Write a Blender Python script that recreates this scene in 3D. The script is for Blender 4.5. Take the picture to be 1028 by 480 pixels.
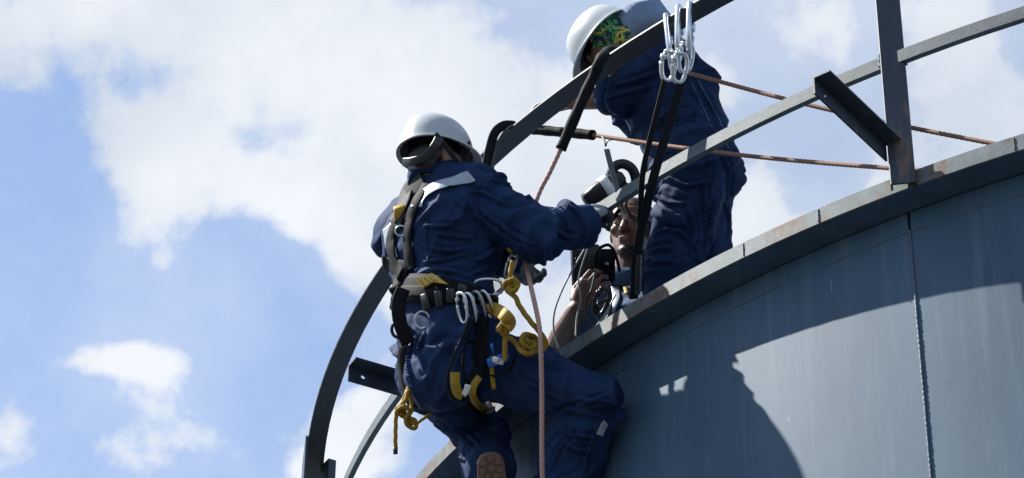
import bpy, bmesh, math, random
import numpy as np
from mathutils import Vector, Matrix, noise
from mathutils.bvhtree import BVHTree
random.seed(7)
for o in list(bpy.data.objects): bpy.data.objects.remove(o)
sc = bpy.context.scene; COL = sc.collection
# ------------------------------------------------------------------ camera
PITCH, ROLL, FPX = 0.625409, 0.009003, 3007.58          # solved from the rim and the two rails
CAM = np.array([0., 0., 1.6])
AD = np.array([0., math.cos(PITCH), math.sin(PITCH)])
_U = np.array([0., -math.sin(PITCH), math.cos(PITCH)]); _X = np.array([1., 0., 0.])
AR = _X*math.cos(ROLL) + _U*math.sin(ROLL); AU = -_X*math.sin(ROLL) + _U*math.cos(ROLL)
cam = bpy.data.cameras.new('camera'); co = bpy.data.objects.new('camera', cam); COL.objects.link(co)
cam.sensor_width = 36; cam.lens = 36*FPX/1028; cam.clip_end = 20000; cam.clip_start = .1
co.matrix_world = Matrix([[AR[0], AU[0], -AD[0], CAM[0]], [AR[1], AU[1], -AD[1], CAM[1]], [AR[2], AU[2], -AD[2], CAM[2]], [0, 0, 0, 1]])
sc.camera = co
# ------------------------------------------------------------------ sky, sun, exposure
SAZ, SEL = math.radians(-191), math.radians(52)
SUNV = np.array([math.cos(SEL)*math.cos(SAZ), math.cos(SEL)*math.sin(SAZ), math.sin(SEL)])
sc.view_settings.view_transform = 'Standard'; sc.view_settings.look = 'None'
sc.view_settings.exposure = 1.3; sc.view_settings.gamma = 1.0
sd = bpy.data.lights.new('sun', 'SUN'); sd.energy = 5.0; sd.angle = math.radians(.5); sd.color = (1, .965, .9)
so = bpy.data.objects.new('sun', sd); COL.objects.link(so); so.location = (-8, 4, 20)
so.rotation_euler = Vector(SUNV).to_track_quat('Z', 'Y').to_euler()

def pix_dir(px, py):
    return AD + AR*(px-514)/FPX - AU*(py-240)/FPX
def W(px, py, d):                      # a pixel and a distance along the view axis -> a place
    return CAM + pix_dir(px, py)*d

world = bpy.data.worlds.new('World'); sc.world = world; world.use_nodes = True
nt = world.node_tree; nt.nodes.clear()
def nd(tree, typ, **kw):
    n = tree.nodes.new(typ)
    for k, v in kw.items():
        if k in n.inputs.keys() if not hasattr(n, k) else False: n.inputs[k].default_value = v
        elif hasattr(n, k): setattr(n, k, v)
        else: n.inputs[k].default_value = v
    return n
def lk(tree, a, b): tree.links.new(a, b)
def mth(tree, op, a, b=None, c=None, clamp=False):
    n = tree.nodes.new('ShaderNodeMath'); n.operation = op; n.use_clamp = clamp
    for i, x in enumerate((a, b, c)):
        if x is None: continue
        if isinstance(x, (int, float)): n.inputs[i].default_value = x
        else: tree.links.new(x, n.inputs[i])
    return n.outputs[0]
sky = nd(nt, 'ShaderNodeTexSky', sky_type='NISHITA', sun_disc=False, sun_elevation=SEL,
         sun_rotation=math.atan2(SUNV[0], SUNV[1]) % (2*math.pi), air_density=1.0, dust_density=.5, ozone_density=5.0)
SKY_STRENGTH = .088
tc = nd(nt, 'ShaderNodeTexCoord'); sep = nd(nt, 'ShaderNodeSeparateXYZ'); lk(nt, tc.outputs['Generated'], sep.inputs[0])
zz = mth(nt, 'MAXIMUM', sep.outputs[2], .06)
uu = mth(nt, 'DIVIDE', sep.outputs[0], zz); vv = mth(nt, 'DIVIDE', sep.outputs[1], zz)
cmb = nd(nt, 'ShaderNodeCombineXYZ'); lk(nt, uu, cmb.inputs[0]); lk(nt, vv, cmb.inputs[1])
# fine turbulence of the cloud deck, in the plane the clouds float in
n1 = nd(nt, 'ShaderNodeTexNoise', noise_dimensions='3D'); n1.inputs['Scale'].default_value = 15; n1.inputs['Detail'].default_value = 10; n1.inputs['Roughness'].default_value = .56; n1.inputs['Distortion'].default_value = .15
lk(nt, tc.outputs['Generated'], n1.inputs['Vector'])
n2 = nd(nt, 'ShaderNodeTexNoise', noise_dimensions='3D'); n2.inputs['Scale'].default_value = 9; n2.inputs['Detail'].default_value = 5; n2.inputs['Roughness'].default_value = .5
off = nd(nt, 'ShaderNodeVectorMath', operation='ADD'); off.inputs[1].default_value = (4.7, 2.3, 1.1); lk(nt, tc.outputs['Generated'], off.inputs[0]); lk(nt, off.outputs[0], n2.inputs['Vector'])
def uv_of(px, py):
    d = pix_dir(px, py); return d[0]/d[2], d[1]/d[2]
# the individual clouds of this sky: where each bank floats (centre pixel, half sizes in pixels, thickness)
BANKS = [(230, 55, 330, 90, .75), (140, 150, 140, 85, .62), (235, 185, 95, 65, .50), (360, 200, 95, 110, .62), (470, 70, 170, 170, .55),
         (122, 362, 85, 18, .30), (30, 440, 120, 50, .24), (140, 458, 75, 34, .22), (70, 45, 150, 75, .45), (330, 440, 120, 70, .56), (640, 230, 190, 160, .55), (830, 210, 190, 90, .60),
         (990, 110, 110, 60, .55), (720, 60, 240, 120, .42), (900, 120, 260, 200, .32), (480, 330, 160, 180, .55),
         (90, 300, 130, 45, -.25), (10, 150, 45, 70, -.30), (240, 300, 80, 50, -.25)]
acc = None
for (px, py, rx, ry, wgt) in BANKS:
    u0, v0 = uv_of(px, py); u1, _ = uv_of(px+rx, py); _, v1 = uv_of(px, py+ry)
    a = nd(nt, 'ShaderNodeVectorMath', operation='SUBTRACT'); lk(nt, cmb.outputs[0], a.inputs[0]); a.inputs[1].default_value = (u0, v0, 0)
    m = nd(nt, 'ShaderNodeVectorMath', operation='MULTIPLY'); lk(nt, a.outputs[0], m.inputs[0]); m.inputs[1].default_value = (1/abs(u1-u0), 1/abs(v1-v0), 0)
    l = nd(nt, 'ShaderNodeVectorMath', operation='LENGTH'); lk(nt, m.outputs[0], l.inputs[0])
    mr = nd(nt, 'ShaderNodeMapRange', interpolation_type='SMOOTHSTEP'); lk(nt, l.outputs['Value'], mr.inputs[0])
    mr.inputs[1].default_value = 0.25; mr.inputs[2].default_value = 1.3; mr.inputs[3].default_value = wgt; mr.inputs[4].default_value = 0
    acc = mr.outputs[0] if acc is None else mth(nt, 'ADD', acc, mr.outputs[0])
acc = mth(nt, 'MINIMUM', acc, .80)
dens0 = mth(nt, 'ADD', mth(nt, 'MULTIPLY_ADD', n1.outputs['Fac'], 3.6, -1.8), acc)
dm = nd(nt, 'ShaderNodeMapRange', interpolation_type='SMOOTHSTEP'); lk(nt, dens0, dm.inputs[0])
dm.inputs[1].default_value = .16; dm.inputs[2].default_value = .74; dm.inputs[3].default_value = 0.15; dm.inputs[4].default_value = .97
# thin high haze over the right-hand sky
u0, v0 = uv_of(800, 130); u1, _ = uv_of(1330, 130); _, v1 = uv_of(800, 480)
a = nd(nt, 'ShaderNodeVectorMath', operation='SUBTRACT'); lk(nt, cmb.outputs[0], a.inputs[0]); a.inputs[1].default_value = (u0, v0, 0)
m = nd(nt, 'ShaderNodeVectorMath', operation='MULTIPLY'); lk(nt, a.outputs[0], m.inputs[0]); m.inputs[1].default_value = (1/abs(u1-u0), 1/abs(v1-v0), 0)
l = nd(nt, 'ShaderNodeVectorMath', operation='LENGTH'); lk(nt, m.outputs[0], l.inputs[0])
vl = nd(nt, 'ShaderNodeMapRange', interpolation_type='SMOOTHSTEP'); lk(nt, l.outputs['Value'], vl.inputs[0]); vl.inputs[1].default_value = .2; vl.inputs[2].default_value = 1.2; vl.inputs[3].default_value = .70; vl.inputs[4].default_value = .33
dfin = mth(nt, 'MAXIMUM', dm.outputs[0], mth(nt, 'ADD', vl.outputs[0], mth(nt, 'MULTIPLY_ADD', n1.outputs['Fac'], .5, -.25)))
cr = nd(nt, 'ShaderNodeValToRGB'); lk(nt, mth(nt, 'ADD', mth(nt, 'MULTIPLY', n2.outputs['Fac'], .65), mth(nt, 'MULTIPLY', n1.outputs['Fac'], .45)), cr.inputs[0])
cr.color_ramp.elements[0].position = .44; cr.color_ramp.elements[0].color = (.66, .73, .83, 1)
cr.color_ramp.elements[1].position = .66; cr.color_ramp.elements[1].color = (.93, .96, 1.0, 1)
skc = nd(nt, 'ShaderNodeVectorMath', operation='SCALE'); lk(nt, sky.outputs[0], skc.inputs[0]); skc.inputs['Scale'].default_value = 1.0
clc = nd(nt, 'ShaderNodeVectorMath', operation='SCALE'); lk(nt, cr.outputs[0], clc.inputs[0]); clc.inputs['Scale'].default_value = .405/SKY_STRENGTH
mix = nd(nt, 'ShaderNodeMix', data_type='RGBA'); lk(nt, dfin, mix.inputs[0]); lk(nt, skc.outputs[0], mix.inputs[6]); lk(nt, clc.outputs[0], mix.inputs[7])
bg = nd(nt, 'ShaderNodeBackground'); bg.inputs[1].default_value = SKY_STRENGTH; lk(nt, mix.outputs[2], bg.inputs[0])
wo = nd(nt, 'ShaderNodeOutputWorld'); lk(nt, bg.outputs[0], wo.inputs[0])

# ------------------------------------------------------------------ materials
MATS = {}
def material(name, col, rough=.6, metal=0., vary=.15, scale=12., bump=0., bscale=60., spec=.5, marks=None, sheen=0., stretch=None, mixcol=None, mixrange=(.55, .7), mscale=9.):
    m = bpy.data.materials.new(name); m.use_nodes = True; t = m.node_tree; b = t.nodes['Principled BSDF']
    tcn = t.nodes.new('ShaderNodeTexCoord'); src = tcn.outputs['Object']
    if stretch:
        mp = t.nodes.new('ShaderNodeMapping'); mp.inputs['Scale'].default_value = stretch; t.links.new(src, mp.inputs[0]); src = mp.outputs[0]
    nz = nd(t, 'ShaderNodeTexNoise'); nz.inputs['Scale'].default_value = scale; nz.inputs['Detail'].default_value = 6; nz.inputs['Roughness'].default_value = .62; t.links.new(src, nz.inputs['Vector'])
    rp = t.nodes.new('ShaderNodeValToRGB'); t.links.new(nz.outputs['Fac'], rp.inputs[0])
    rp.color_ramp.elements[0].position = .3; rp.color_ramp.elements[1].position = .7
    rp.color_ramp.elements[0].color = tuple(c*(1-vary) for c in col)+(1,); rp.color_ramp.elements[1].color = tuple(min(1, c*(1+vary)) for c in col)+(1,)
    out = rp.outputs[0]
    if mixcol:
        nz2 = nd(t, 'ShaderNodeTexNoise'); nz2.inputs['Scale'].default_value = mscale; nz2.inputs['Detail'].default_value = 8; nz2.inputs['Roughness'].default_value = .7; t.links.new(src, nz2.inputs['Vector'])
        mr = nd(t, 'ShaderNodeMapRange'); t.links.new(nz2.outputs['Fac'], mr.inputs[0]); mr.inputs[1].default_value = mixrange[0]; mr.inputs[2].default_value = mixrange[1]
        mx = nd(t, 'ShaderNodeMix', data_type='RGBA'); t.links.new(mr.outputs[0], mx.inputs[0]); t.links.new(out, mx.inputs[6]); mx.inputs[7].default_value = tuple(mixcol)+(1,); out = mx.outputs[2]
    t.links.new(out, b.inputs['Base Color'])
    b.inputs['Roughness'].default_value = rough; b.inputs['Metallic'].default_value = metal; b.inputs['Specular IOR Level'].default_value = spec
    if sheen: b.inputs['Sheen Weight'].default_value = sheen; b.inputs['Sheen Roughness'].default_value = .4
    if bump:
        nb = nd(t, 'ShaderNodeTexNoise'); nb.inputs['Scale'].default_value = bscale; nb.inputs['Detail'].default_value = 5; t.links.new(tcn.outputs['Object'], nb.inputs['Vector'])
        bp = t.nodes.new('ShaderNodeBump'); bp.inputs['Strength'].default_value = bump; bp.inputs['Distance'].default_value = .0025; t.links.new(nb.outputs['Fac'], bp.inputs['Height']); t.links.new(bp.outputs[0], b.inputs['Normal'])
    MATS[name] = m; return m
def tank_material():
    m = material('tank_paint', (.038, .078, .122), .52, 0, .16, 3.0, .05, 38, spec=.24, mixcol=(.056, .100, .145), mixrange=(.48, .8), mscale=3.5, stretch=(1.5, 1.5, .45))
    t = m.node_tree; b = t.nodes['Principled BSDF']; src = b.inputs['Base Color'].links[0].from_socket
    tcn = t.nodes.new('ShaderNodeTexCoord')
    def layer(src, scale, st, lo, hi, colr, amt, detail=3., rough=.5, rot=(0, 0, 0)):
        mp = t.nodes.new('ShaderNodeMapping'); mp.inputs['Scale'].default_value = st; mp.inputs['Rotation'].default_value = rot; t.links.new(tcn.outputs['Object'], mp.inputs[0])
        nz = nd(t, 'ShaderNodeTexNoise'); nz.inputs['Scale'].default_value = scale; nz.inputs['Detail'].default_value = detail; nz.inputs['Roughness'].default_value = rough; t.links.new(mp.outputs[0], nz.inputs['Vector'])
        mr = nd(t, 'ShaderNodeMapRange'); t.links.new(nz.outputs['Fac'], mr.inputs[0]); mr.inputs[1].default_value = lo; mr.inputs[2].default_value = hi; mr.inputs[4].default_value = amt
        mx = nd(t, 'ShaderNodeMix', data_type='RGBA'); t.links.new(mr.outputs[0], mx.inputs[0]); t.links.new(src, mx.inputs[6]); mx.inputs[7].default_value = colr+(1,); return mx.outputs[2]
    src = layer(src, 9, (2.2, 2.2, .12), .56, .74, (.085, .125, .165), .55, 5)          # run marks
    src = layer(src, 34, (1, 1, .8), .775, .79, (.20, .25, .28), .8, 2)                # chips
    src = layer(src, 60, (1, 1, .05), .78, .80, (.22, .27, .31), .8, 2, .5, (.5, .4, 0))   # scratches
    src = layer(src, 70, (.06, 1, 1), .77, .79, (.18, .23, .27), .7, 2, .5, (.2, .9, .6))
    src = layer(src, 41, (1, 1, 1), .76, .775, (.02, .022, .025), .9, 2)               # pits
    t.links.new(src, b.inputs['Base Color']); return m
M_tank = tank_material()
M_rim = material('rim_steel', (.105, .130, .140), .6, 0, .28, 18, .2, 80, spec=.25, mixcol=(.11, .058, .034), mixrange=(.50, .64), mscale=12, stretch=(1, 1, .7))
M_post = material('post_paint', (.020, .030, .047), .55, 0, .2, 14, .2, 70, mixcol=(.13, .085, .06), mixrange=(.58, .7), mscale=14, stretch=(1, 1, .25))
M_rail = material('rail_paint', (.024, .030, .040), .5, 0, .2, 14, .15, 80, mixcol=(.16, .17, .18), mixrange=(.6, .72), mscale=20)
M_mid = material('mid_rail_paint', (.085, .105, .115), .6, 0, .22, 25, .2, 90, spec=.25, mixcol=(.09, .06, .042), mixrange=(.57, .72), mscale=16)
M_weld = material('weld_bead', (.05, .085, .12), .6, 0, .25, 60, .5, 120)
M_navy = material('navy_cotton', (.011, .028, .078), .75, 0, .25, 9, .25, 260, spec=.10)
M_navy2 = material('navy_cotton_faded', (.009, .023, .063), .75, 0, .25, 9, .25, 260, spec=.10)
M_pale = material('pale_blue_sunlit', (.17, .23, .33), .85, 0, .2, 12, .25, 260, spec=.2)  # standing person's collar: its sunlit paleness is put into the base colour
M_navy3 = material('blue_cotton_washed', (.05, .085, .15), .85, 0, .25, 9, .25, 260, spec=.2)
def crease(m, scale=9., dist=.03, strength=.55):
    t = m.node_tree; b = t.nodes['Principled BSDF']; old = b.inputs['Normal'].links[0].from_socket
    tcn = t.nodes.new('ShaderNodeTexCoord'); wn = nd(t, 'ShaderNodeTexNoise'); wn.inputs['Scale'].default_value = 4; wn.inputs['Detail'].default_value = 2; t.links.new(tcn.outputs['Object'], wn.inputs['Vector'])
    ad = nd(t, 'ShaderNodeVectorMath', operation='MULTIPLY_ADD'); t.links.new(wn.outputs['Color'], ad.inputs[0]); ad.inputs[1].default_value = (.12, .12, .12); t.links.new(tcn.outputs['Object'], ad.inputs[2])
    nz = nd(t, 'ShaderNodeTexNoise', noise_type='RIDGED_MULTIFRACTAL'); nz.inputs['Scale'].default_value = scale; nz.inputs['Detail'].default_value = 2.5; nz.inputs['Roughness'].default_value = .55; t.links.new(ad.outputs[0], nz.inputs['Vector'])
    bp = t.nodes.new('ShaderNodeBump'); bp.inputs['Strength'].default_value = strength; bp.inputs['Distance'].default_value = dist; t.links.new(nz.outputs['Fac'], bp.inputs['Height']); t.links.new(old, bp.inputs['Normal']); t.links.new(bp.outputs[0], b.inputs['Normal'])
for _m in (M_navy, M_navy2, M_navy3, M_pale): crease(_m)
M_refl = material('reflective_tape', (.30, .34, .38), .35, .25, .12, 40, .1, 200)
M_skin = material('skin', (.26, .14, .095), .5, 0, .12, 20, .08, 150)
M_skin2 = material('skin_tanned', (.135, .068, .044), .5, 0, .14, 20, .08, 150)
M_lip = material('lip', (.20, .085, .07), .45, 0, .1, 40)
M_hair = material('black_hair', (.012, .011, .012), .5, 0, .3, 120, .8, 180)
M_eye = material('eye_white', (.55, .52, .48), .2)
M_iris = material('iris', (.01, .008, .006), .15)
M_helm = material('white_helmet', (.38, .41, .42), .32, 0, .06, 8, .04, 60, mixcol=(.22, .23, .23), mixrange=(.6, .8), mscale=22)
M_helm_in = material('helmet_inside', (.42, .30, .22), .6, 0, .25, 60, .2, 120)
M_black = material('black_webbing', (.0045, .0055, .008), .75, 0, .3, 60, .35, 320, spec=.15)
M_plastic = material('black_plastic', (.008, .009, .011), .38, 0, .2, 30, .08, 120)
M_grey_pad = material('grey_webbing', (.008, .010, .013), .8, 0, .2, 40, .4, 300)
M_yellow = material('yellow_webbing', (.32, .20, .013), .7, 0, .15, 50, .3, 300)
M_green = material('green_thread', (.02, .30, .16), .7)
M_yrope = material('yellow_rope', (.27, .16, .010), .8, 0, .28, 160, .6, 420, mixcol=(.16, .10, .02), mixrange=(.6, .7), mscale=120)
M_prope = material('pink_rope', (.42, .25, .21), .85, 0, .22, 160, .6, 400, mixcol=(.25, .13, .10), mixrange=(.6, .7), mscale=150)
M_brope = material('brown_rope', (.20, .105, .07), .85, 0, .25, 160, .6, 400, mixcol=(.10, .05, .035), mixrange=(.55, .68), mscale=150)
M_alu = material('aluminium', (.62, .65, .67), .28, .9, .1, 40, .05, 100)
M_steel = material('steel_wire', (.35, .37, .39), .35, .9, .1, 40)
M_blue = material('blue_anodised', (.03, .12, .42), .3, .6, .15, 40)
M_glove = material('grey_glove', (.20, .225, .25), .8, 0, .22, 30, .3, 220)
M_gdark = material('glove_palm', (.025, .03, .036), .7, 0, .25, 40, .3, 220)
M_sole = material('brown_rubber', (.15, .085, .058), .7, 0, .25, 40, .3, 160)
M_boot = material('boot_leather', (.03, .027, .026), .5, 0, .25, 30, .3, 160)
M_cable = material('cable_black', (.012, .013, .015), .4)
M_cable2 = material('cable_grey', (.22, .24, .26), .4)
M_white = material('white_plastic', (.7, .72, .72), .4)
M_concrete = material('yard_asphalt', (.045, .045, .047), .9, 0, .18, .8, .3, 6)
def bandana_material():
    m = bpy.data.materials.new('bandana_print'); m.use_nodes = True; t = m.node_tree; b = t.nodes['Principled BSDF']
    tcn = t.nodes.new('ShaderNodeTexCoord'); nz = nd(t, 'ShaderNodeTexNoise'); nz.inputs['Scale'].default_value = 14; nz.inputs['Detail'].default_value = 1.5; nz.inputs['Distortion'].default_value = 2.0
    t.links.new(tcn.outputs['Object'], nz.inputs['Vector'])
    rp = t.nodes.new('ShaderNodeValToRGB'); rp.color_ramp.interpolation = 'CONSTANT'; t.links.new(nz.outputs['Fac'], rp.inputs[0])
    e = rp.color_ramp.elements; e[0].position = 0; e[0].color = (.015, .02, .03, 1); e[1].position = .42; e[1].color = (.02, .28, .10, 1)
    k = e.new(.50); k.color = (.02, .03, .05, 1); k = e.new(.545); k.color = (.60, .42, .03, 1); k = e.new(.60); k.color = (.02, .24, .09, 1); k = e.new(.66); k.color = (.02, .02, .03, 1)
    t.links.new(rp.outputs[0], b.inputs['Base Color']); b.inputs['Roughness'].default_value = .8
    return m
M_band = bandana_material()

# ------------------------------------------------------------------ geometry helpers
V3 = lambda *a: np.array(a, float)
def unit(v): v = np.asarray(v, float); return v/(np.linalg.norm(v)+1e-12)
def cb(r, u, d): return unit(AR*r + AU*u + AD*d)         # a direction given as right / up / away
class G:
    def __init__(s): s.v = []; s.f = []; s.mi = []
    def add(s, v, f, mi=0):
        b = len(s.v); s.v += [tuple(map(float, x)) for x in v]; s.f += [tuple(b+i for i in q) for q in f]; s.mi += [mi]*len(f); return s
    def loft(s, rings, cap=True, mi=0, closed=False):
        n = len(rings[0]); v = [p for r in rings for p in r]; f = []
        m = len(rings); rng = range(m if closed else m-1)
        for i in rng:
            j = (i+1) % m
            for k in range(n):
                f.append((i*n+k, i*n+(k+1) % n, j*n+(k+1) % n, j*n+k))
        if cap and not closed:
            f.append(tuple(reversed(range(n)))); f.append(tuple((m-1)*n+k for k in range(n)))
        return s.add(v, f, mi)
    def tube(s, pts, r, n=8, cap=True, closed=False, mi=0):
        pts = [np.asarray(p, float) for p in pts]; m = len(pts); rings = []
        rr = r if hasattr(r, '__len__') else [r]*m
        nrm = None
        for i in range(m):
            a = pts[(i-1) % m] if (closed or i > 0) else pts[i]; b = pts[(i+1) % m] if (closed or i < m-1) else pts[i]
            t = unit(b-a)
            if nrm is None: nrm = np.cross(t, [0, 0, 1.]); nrm = nrm if np.linalg.norm(nrm) > .1 else np.cross(t, [1., 0, 0])
            nrm = unit(nrm - t*np.dot(nrm, t)); bi = np.cross(t, nrm)
            rings.append([pts[i] + (nrm*math.cos(q)+bi*math.sin(q))*rr[i] for q in [2*math.pi*k/n for k in range(n)]])
        return s.loft(rings, cap, mi, closed)
    def capsule(s, a, b, ra, rb, n=14, mi=0):
        a = np.asarray(a, float); b = np.asarray(b, float); t = unit(b-a)
        x = np.cross(t, [0, 0, 1.]); x = x if np.linalg.norm(x) > .1 else np.cross(t, [1., 0, 0]); x = unit(x); y = np.cross(t, x)
        rings = []
        for q in (-80, -55, -28, 0):
            q = math.radians(q); rings.append([a + t*ra*math.sin(q) + (x*math.cos(k)+y*math.sin(k))*ra*math.cos(q) for k in np.linspace(0, 2*math.pi, n, endpoint=False)])
        for q in (0, 28, 55, 80):
            q = math.radians(q); rings.append([b + t*rb*math.sin(q) + (x*math.cos(k)+y*math.sin(k))*rb*math.cos(q) for k in np.linspace(0, 2*math.pi, n, endpoint=False)])
        return s.loft(rings, True, mi)
    def ell(s, c, ax, ay, az, n=18, m=10, mi=0):       # ellipsoid with three half-axis vectors
        c = np.asarray(c, float); rings = []
        for i in range(m+1):
            q = -math.pi/2*.985 + math.pi*.985*i/m
            rings.append([c + np.asarray(az)*math.sin(q) + (np.asarray(ax)*math.cos(k)+np.asarray(ay)*math.sin(k))*math.cos(q) for k in np.linspace(0, 2*math.pi, n, endpoint=False)])
        return s.loft(rings, True, mi)
    def box(s, c, ax, ay, az, mi=0, bev=0):
        c = np.asarray(c, float); ax, ay, az = [np.asarray(q, float) for q in (ax, ay, az)]
        if bev:                                         # chamfered box: octagon section lofted with chamfered ends
            def ring(z, k):
                lx, ly = np.linalg.norm(ax), np.linalg.norm(ay); cx_, cy_ = 1-bev/lx*k, 1-bev/ly*k
                bx, by = max(.05, cx_-bev/lx), max(.05, cy_-bev/ly)
                return [c+az*z+ax*i+ay*j for i, j in ((bx, -cy_), (cx_, -by), (cx_, by), (bx, cy_), (-bx, cy_), (-cx_, by), (-cx_, -by), (-bx, -cy_))]
            lz = np.linalg.norm(az); e = bev/lz
            return s.loft([ring(-1, 1), ring(-1+e, 0), ring(1-e, 0), ring(1, 1)], True, mi)
        v = [c+ax*i+ay*j+az*k for k in (-1, 1) for i, j in ((-1, -1), (1, -1), (1, 1), (-1, 1))]
        return s.add(v, [(3, 2, 1, 0), (4, 5, 6, 7), (0, 1, 5, 4), (1, 2, 6, 5), (2, 3, 7, 6), (3, 0, 4, 7)], mi)
    def ribbon(s, pts, nrms, w, th, mi=0):
        m = len(pts); rings = []; pts = [np.asarray(p, float) for p in pts]
        ww = w if hasattr(w, '__len__') else [w]*m
        for i in range(m):
            t = unit(pts[min(i+1, m-1)]-pts[max(i-1, 0)]); n = unit(np.asarray(nrms[i])-t*np.dot(nrms[i], t)); x = np.cross(t, n)
            h = ww[i]/2
            rings.append([pts[i]+x*h*.82+n*th, pts[i]+x*h+n*th*.5, pts[i]+x*h, pts[i]-x*h, pts[i]-x*h+n*th*.5, pts[i]-x*h*.82+n*th])
        return s.loft(rings, True, mi)
def crom(P, k=6, closed=False):                         # smooth curve through points
    P = [np.asarray(p, float) for p in P]; n = len(P); out = []
    for i in range(n if closed else n-1):
        g = lambda j: P[j % n] if closed else P[min(max(j, 0), n-1)]
        a, b, c, d = g(i-1), g(i), g(i+1), g(i+2)
        for q in range(k):
            t = q/k; out.append(.5*((2*b)+(-a+c)*t+(2*a-5*b+4*c-d)*t*t+(-a+3*b-3*c+d)*t**3))
    if not closed: out.append(P[-1])
    return out
def laid(pts, r, lobes=3, pitch=.022, step=.0045, n=12):
    """a twisted rope along a curve"""
    pts = np.array(pts); seg = np.linalg.norm(np.diff(pts, axis=0), axis=1); L = np.concatenate([[0], np.cumsum(seg)])
    S = np.arange(0, L[-1], step); P = np.stack([np.interp(S, L, pts[:, k]) for k in range(3)], 1); g = G(); rings = []; nrm = None
    for i in range(len(P)):
        t = unit(P[min(i+1, len(P)-1)]-P[max(i-1, 0)])
        if nrm is None: nrm = np.cross(t, [0, 0, 1.]); nrm = nrm if np.linalg.norm(nrm) > .1 else np.cross(t, [1., 0, 0])
        nrm = unit(nrm-t*np.dot(nrm, t)); bi = np.cross(t, nrm)
        rings.append([P[i]+(nrm*math.cos(q)+bi*math.sin(q))*r*(1+.08*math.cos(lobes*(q-2*math.pi*S[i]/pitch/lobes*1.0))) for q in [2*math.pi*k/n for k in range(n)]])
    g.loft(rings); return g
def fold_lines(me, lines, A=.009, sig=.009):
    """sharp creases pressed into cloth along drawn lines"""
    n = len(me.vertices); co = np.empty(n*3); me.vertices.foreach_get('co', co); co = co.reshape(-1, 3)
    no = np.empty(n*3); me.vertex_normals.foreach_get('vector', no); no = no.reshape(-1, 3)
    bv = BVHTree.FromPolygons([tuple(c) for c in co], [tuple(p.vertices) for p in me.polygons]); disp = np.zeros(n)
    for ln in lines:
        P = [p for p in (on(bv, q[0], q[1], 0) for q in crom([V3(x, y, 0) for x, y in ln], 8)) if p]
        if len(P) < 3: continue
        pts = np.array([p[0] for p in P]); lo, hi = pts.min(0)-.05, pts.max(0)+.05
        idx = np.where(((co > lo) & (co < hi)).all(1))[0]
        if not len(idx): continue
        D = np.linalg.norm(co[idx][:, None, :]-pts[None], axis=2); j = D.argmin(1); d = D[np.arange(len(idx)), j]
        tp = np.sin(np.pi*np.clip((j+.6)/len(pts), 0, 1))**.6
        disp[idx] += A*tp*(np.exp(-(d/sig)**2)-.75*np.exp(-((d-2.1*sig)/(1.2*sig))**2))
    co = co+no*disp[:, None]; me.vertices.foreach_set('co', co.ravel()); me.update(); return me
def obj(name, g, mat, parent=None, smooth=True, base=None, autos=None):
    """one mesh object; vertices are stored relative to the thing's base"""
    vs = np.array(g.v) if isinstance(g, G) else np.array([v.co for v in g.vertices])
    if parent is not None:
        b = parent; off = V3(0, 0, 0)
        while b is not None: off = off+np.array(b.location); b = b.parent
    else: off = base if base is not None else V3((vs[:, 0].min()+vs[:, 0].max())/2, (vs[:, 1].min()+vs[:, 1].max())/2, vs[:, 2].min())
    if isinstance(g, G):
        me = bpy.data.meshes.new(name); me.from_pydata([tuple(v) for v in vs-off], [], g.f)
        bm = bmesh.new(); bm.from_mesh(me); bmesh.ops.recalc_face_normals(bm, faces=bm.faces); bm.to_mesh(me); bm.free()
        if any(g.mi):
            me.polygons.foreach_set('material_index', g.mi)
    else:
        me = g; me.vertices.foreach_set('co', (vs-off).ravel()); me.name = name
    me.polygons.foreach_set('use_smooth', [smooth]*len(me.polygons))
    me.materials.clear()
    for m in (mat if isinstance(mat, (list, tuple)) else [mat]): me.materials.append(m)
    if smooth and autos: me.set_sharp_from_angle(angle=math.radians(autos))
    me.update()
    o = bpy.data.objects.new(name, me); COL.objects.link(o)
    if parent is not None: o.parent = parent
    else: o.location = off
    return o
def thing(name, loc, label, cat, group=None):
    o = bpy.data.objects.new(name, None); COL.objects.link(o); o.location = loc; o.empty_display_size = .1
    o['label'] = label; o['category'] = cat
    if group: o['group'] = group
    return o
def tag(o, label, cat, group=None):
    o['label'] = label; o['category'] = cat
    if group: o['group'] = group
    return o
def voxel(g, size, smooth=4):
    me = bpy.data.meshes.new('tmp'); me.from_pydata(g.v, [], g.f)
    bm = bmesh.new(); bm.from_mesh(me); bmesh.ops.recalc_face_normals(bm, faces=bm.faces); bm.to_mesh(me); bm.free()
    o = bpy.data.objects.new('tmp', me); COL.objects.link(o)
    r = o.modifiers.new('r', 'REMESH'); r.mode = 'VOXEL'; r.voxel_size = size
    if smooth: s = o.modifiers.new('s', 'SMOOTH'); s.factor = .5; s.iterations = smooth
    dg = bpy.context.evaluated_depsgraph_get(); dg.update()
    out = bpy.data.meshes.new_from_object(o.evaluated_get(dg)); bpy.data.objects.remove(o); bpy.data.meshes.remove(me)
    return out
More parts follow.
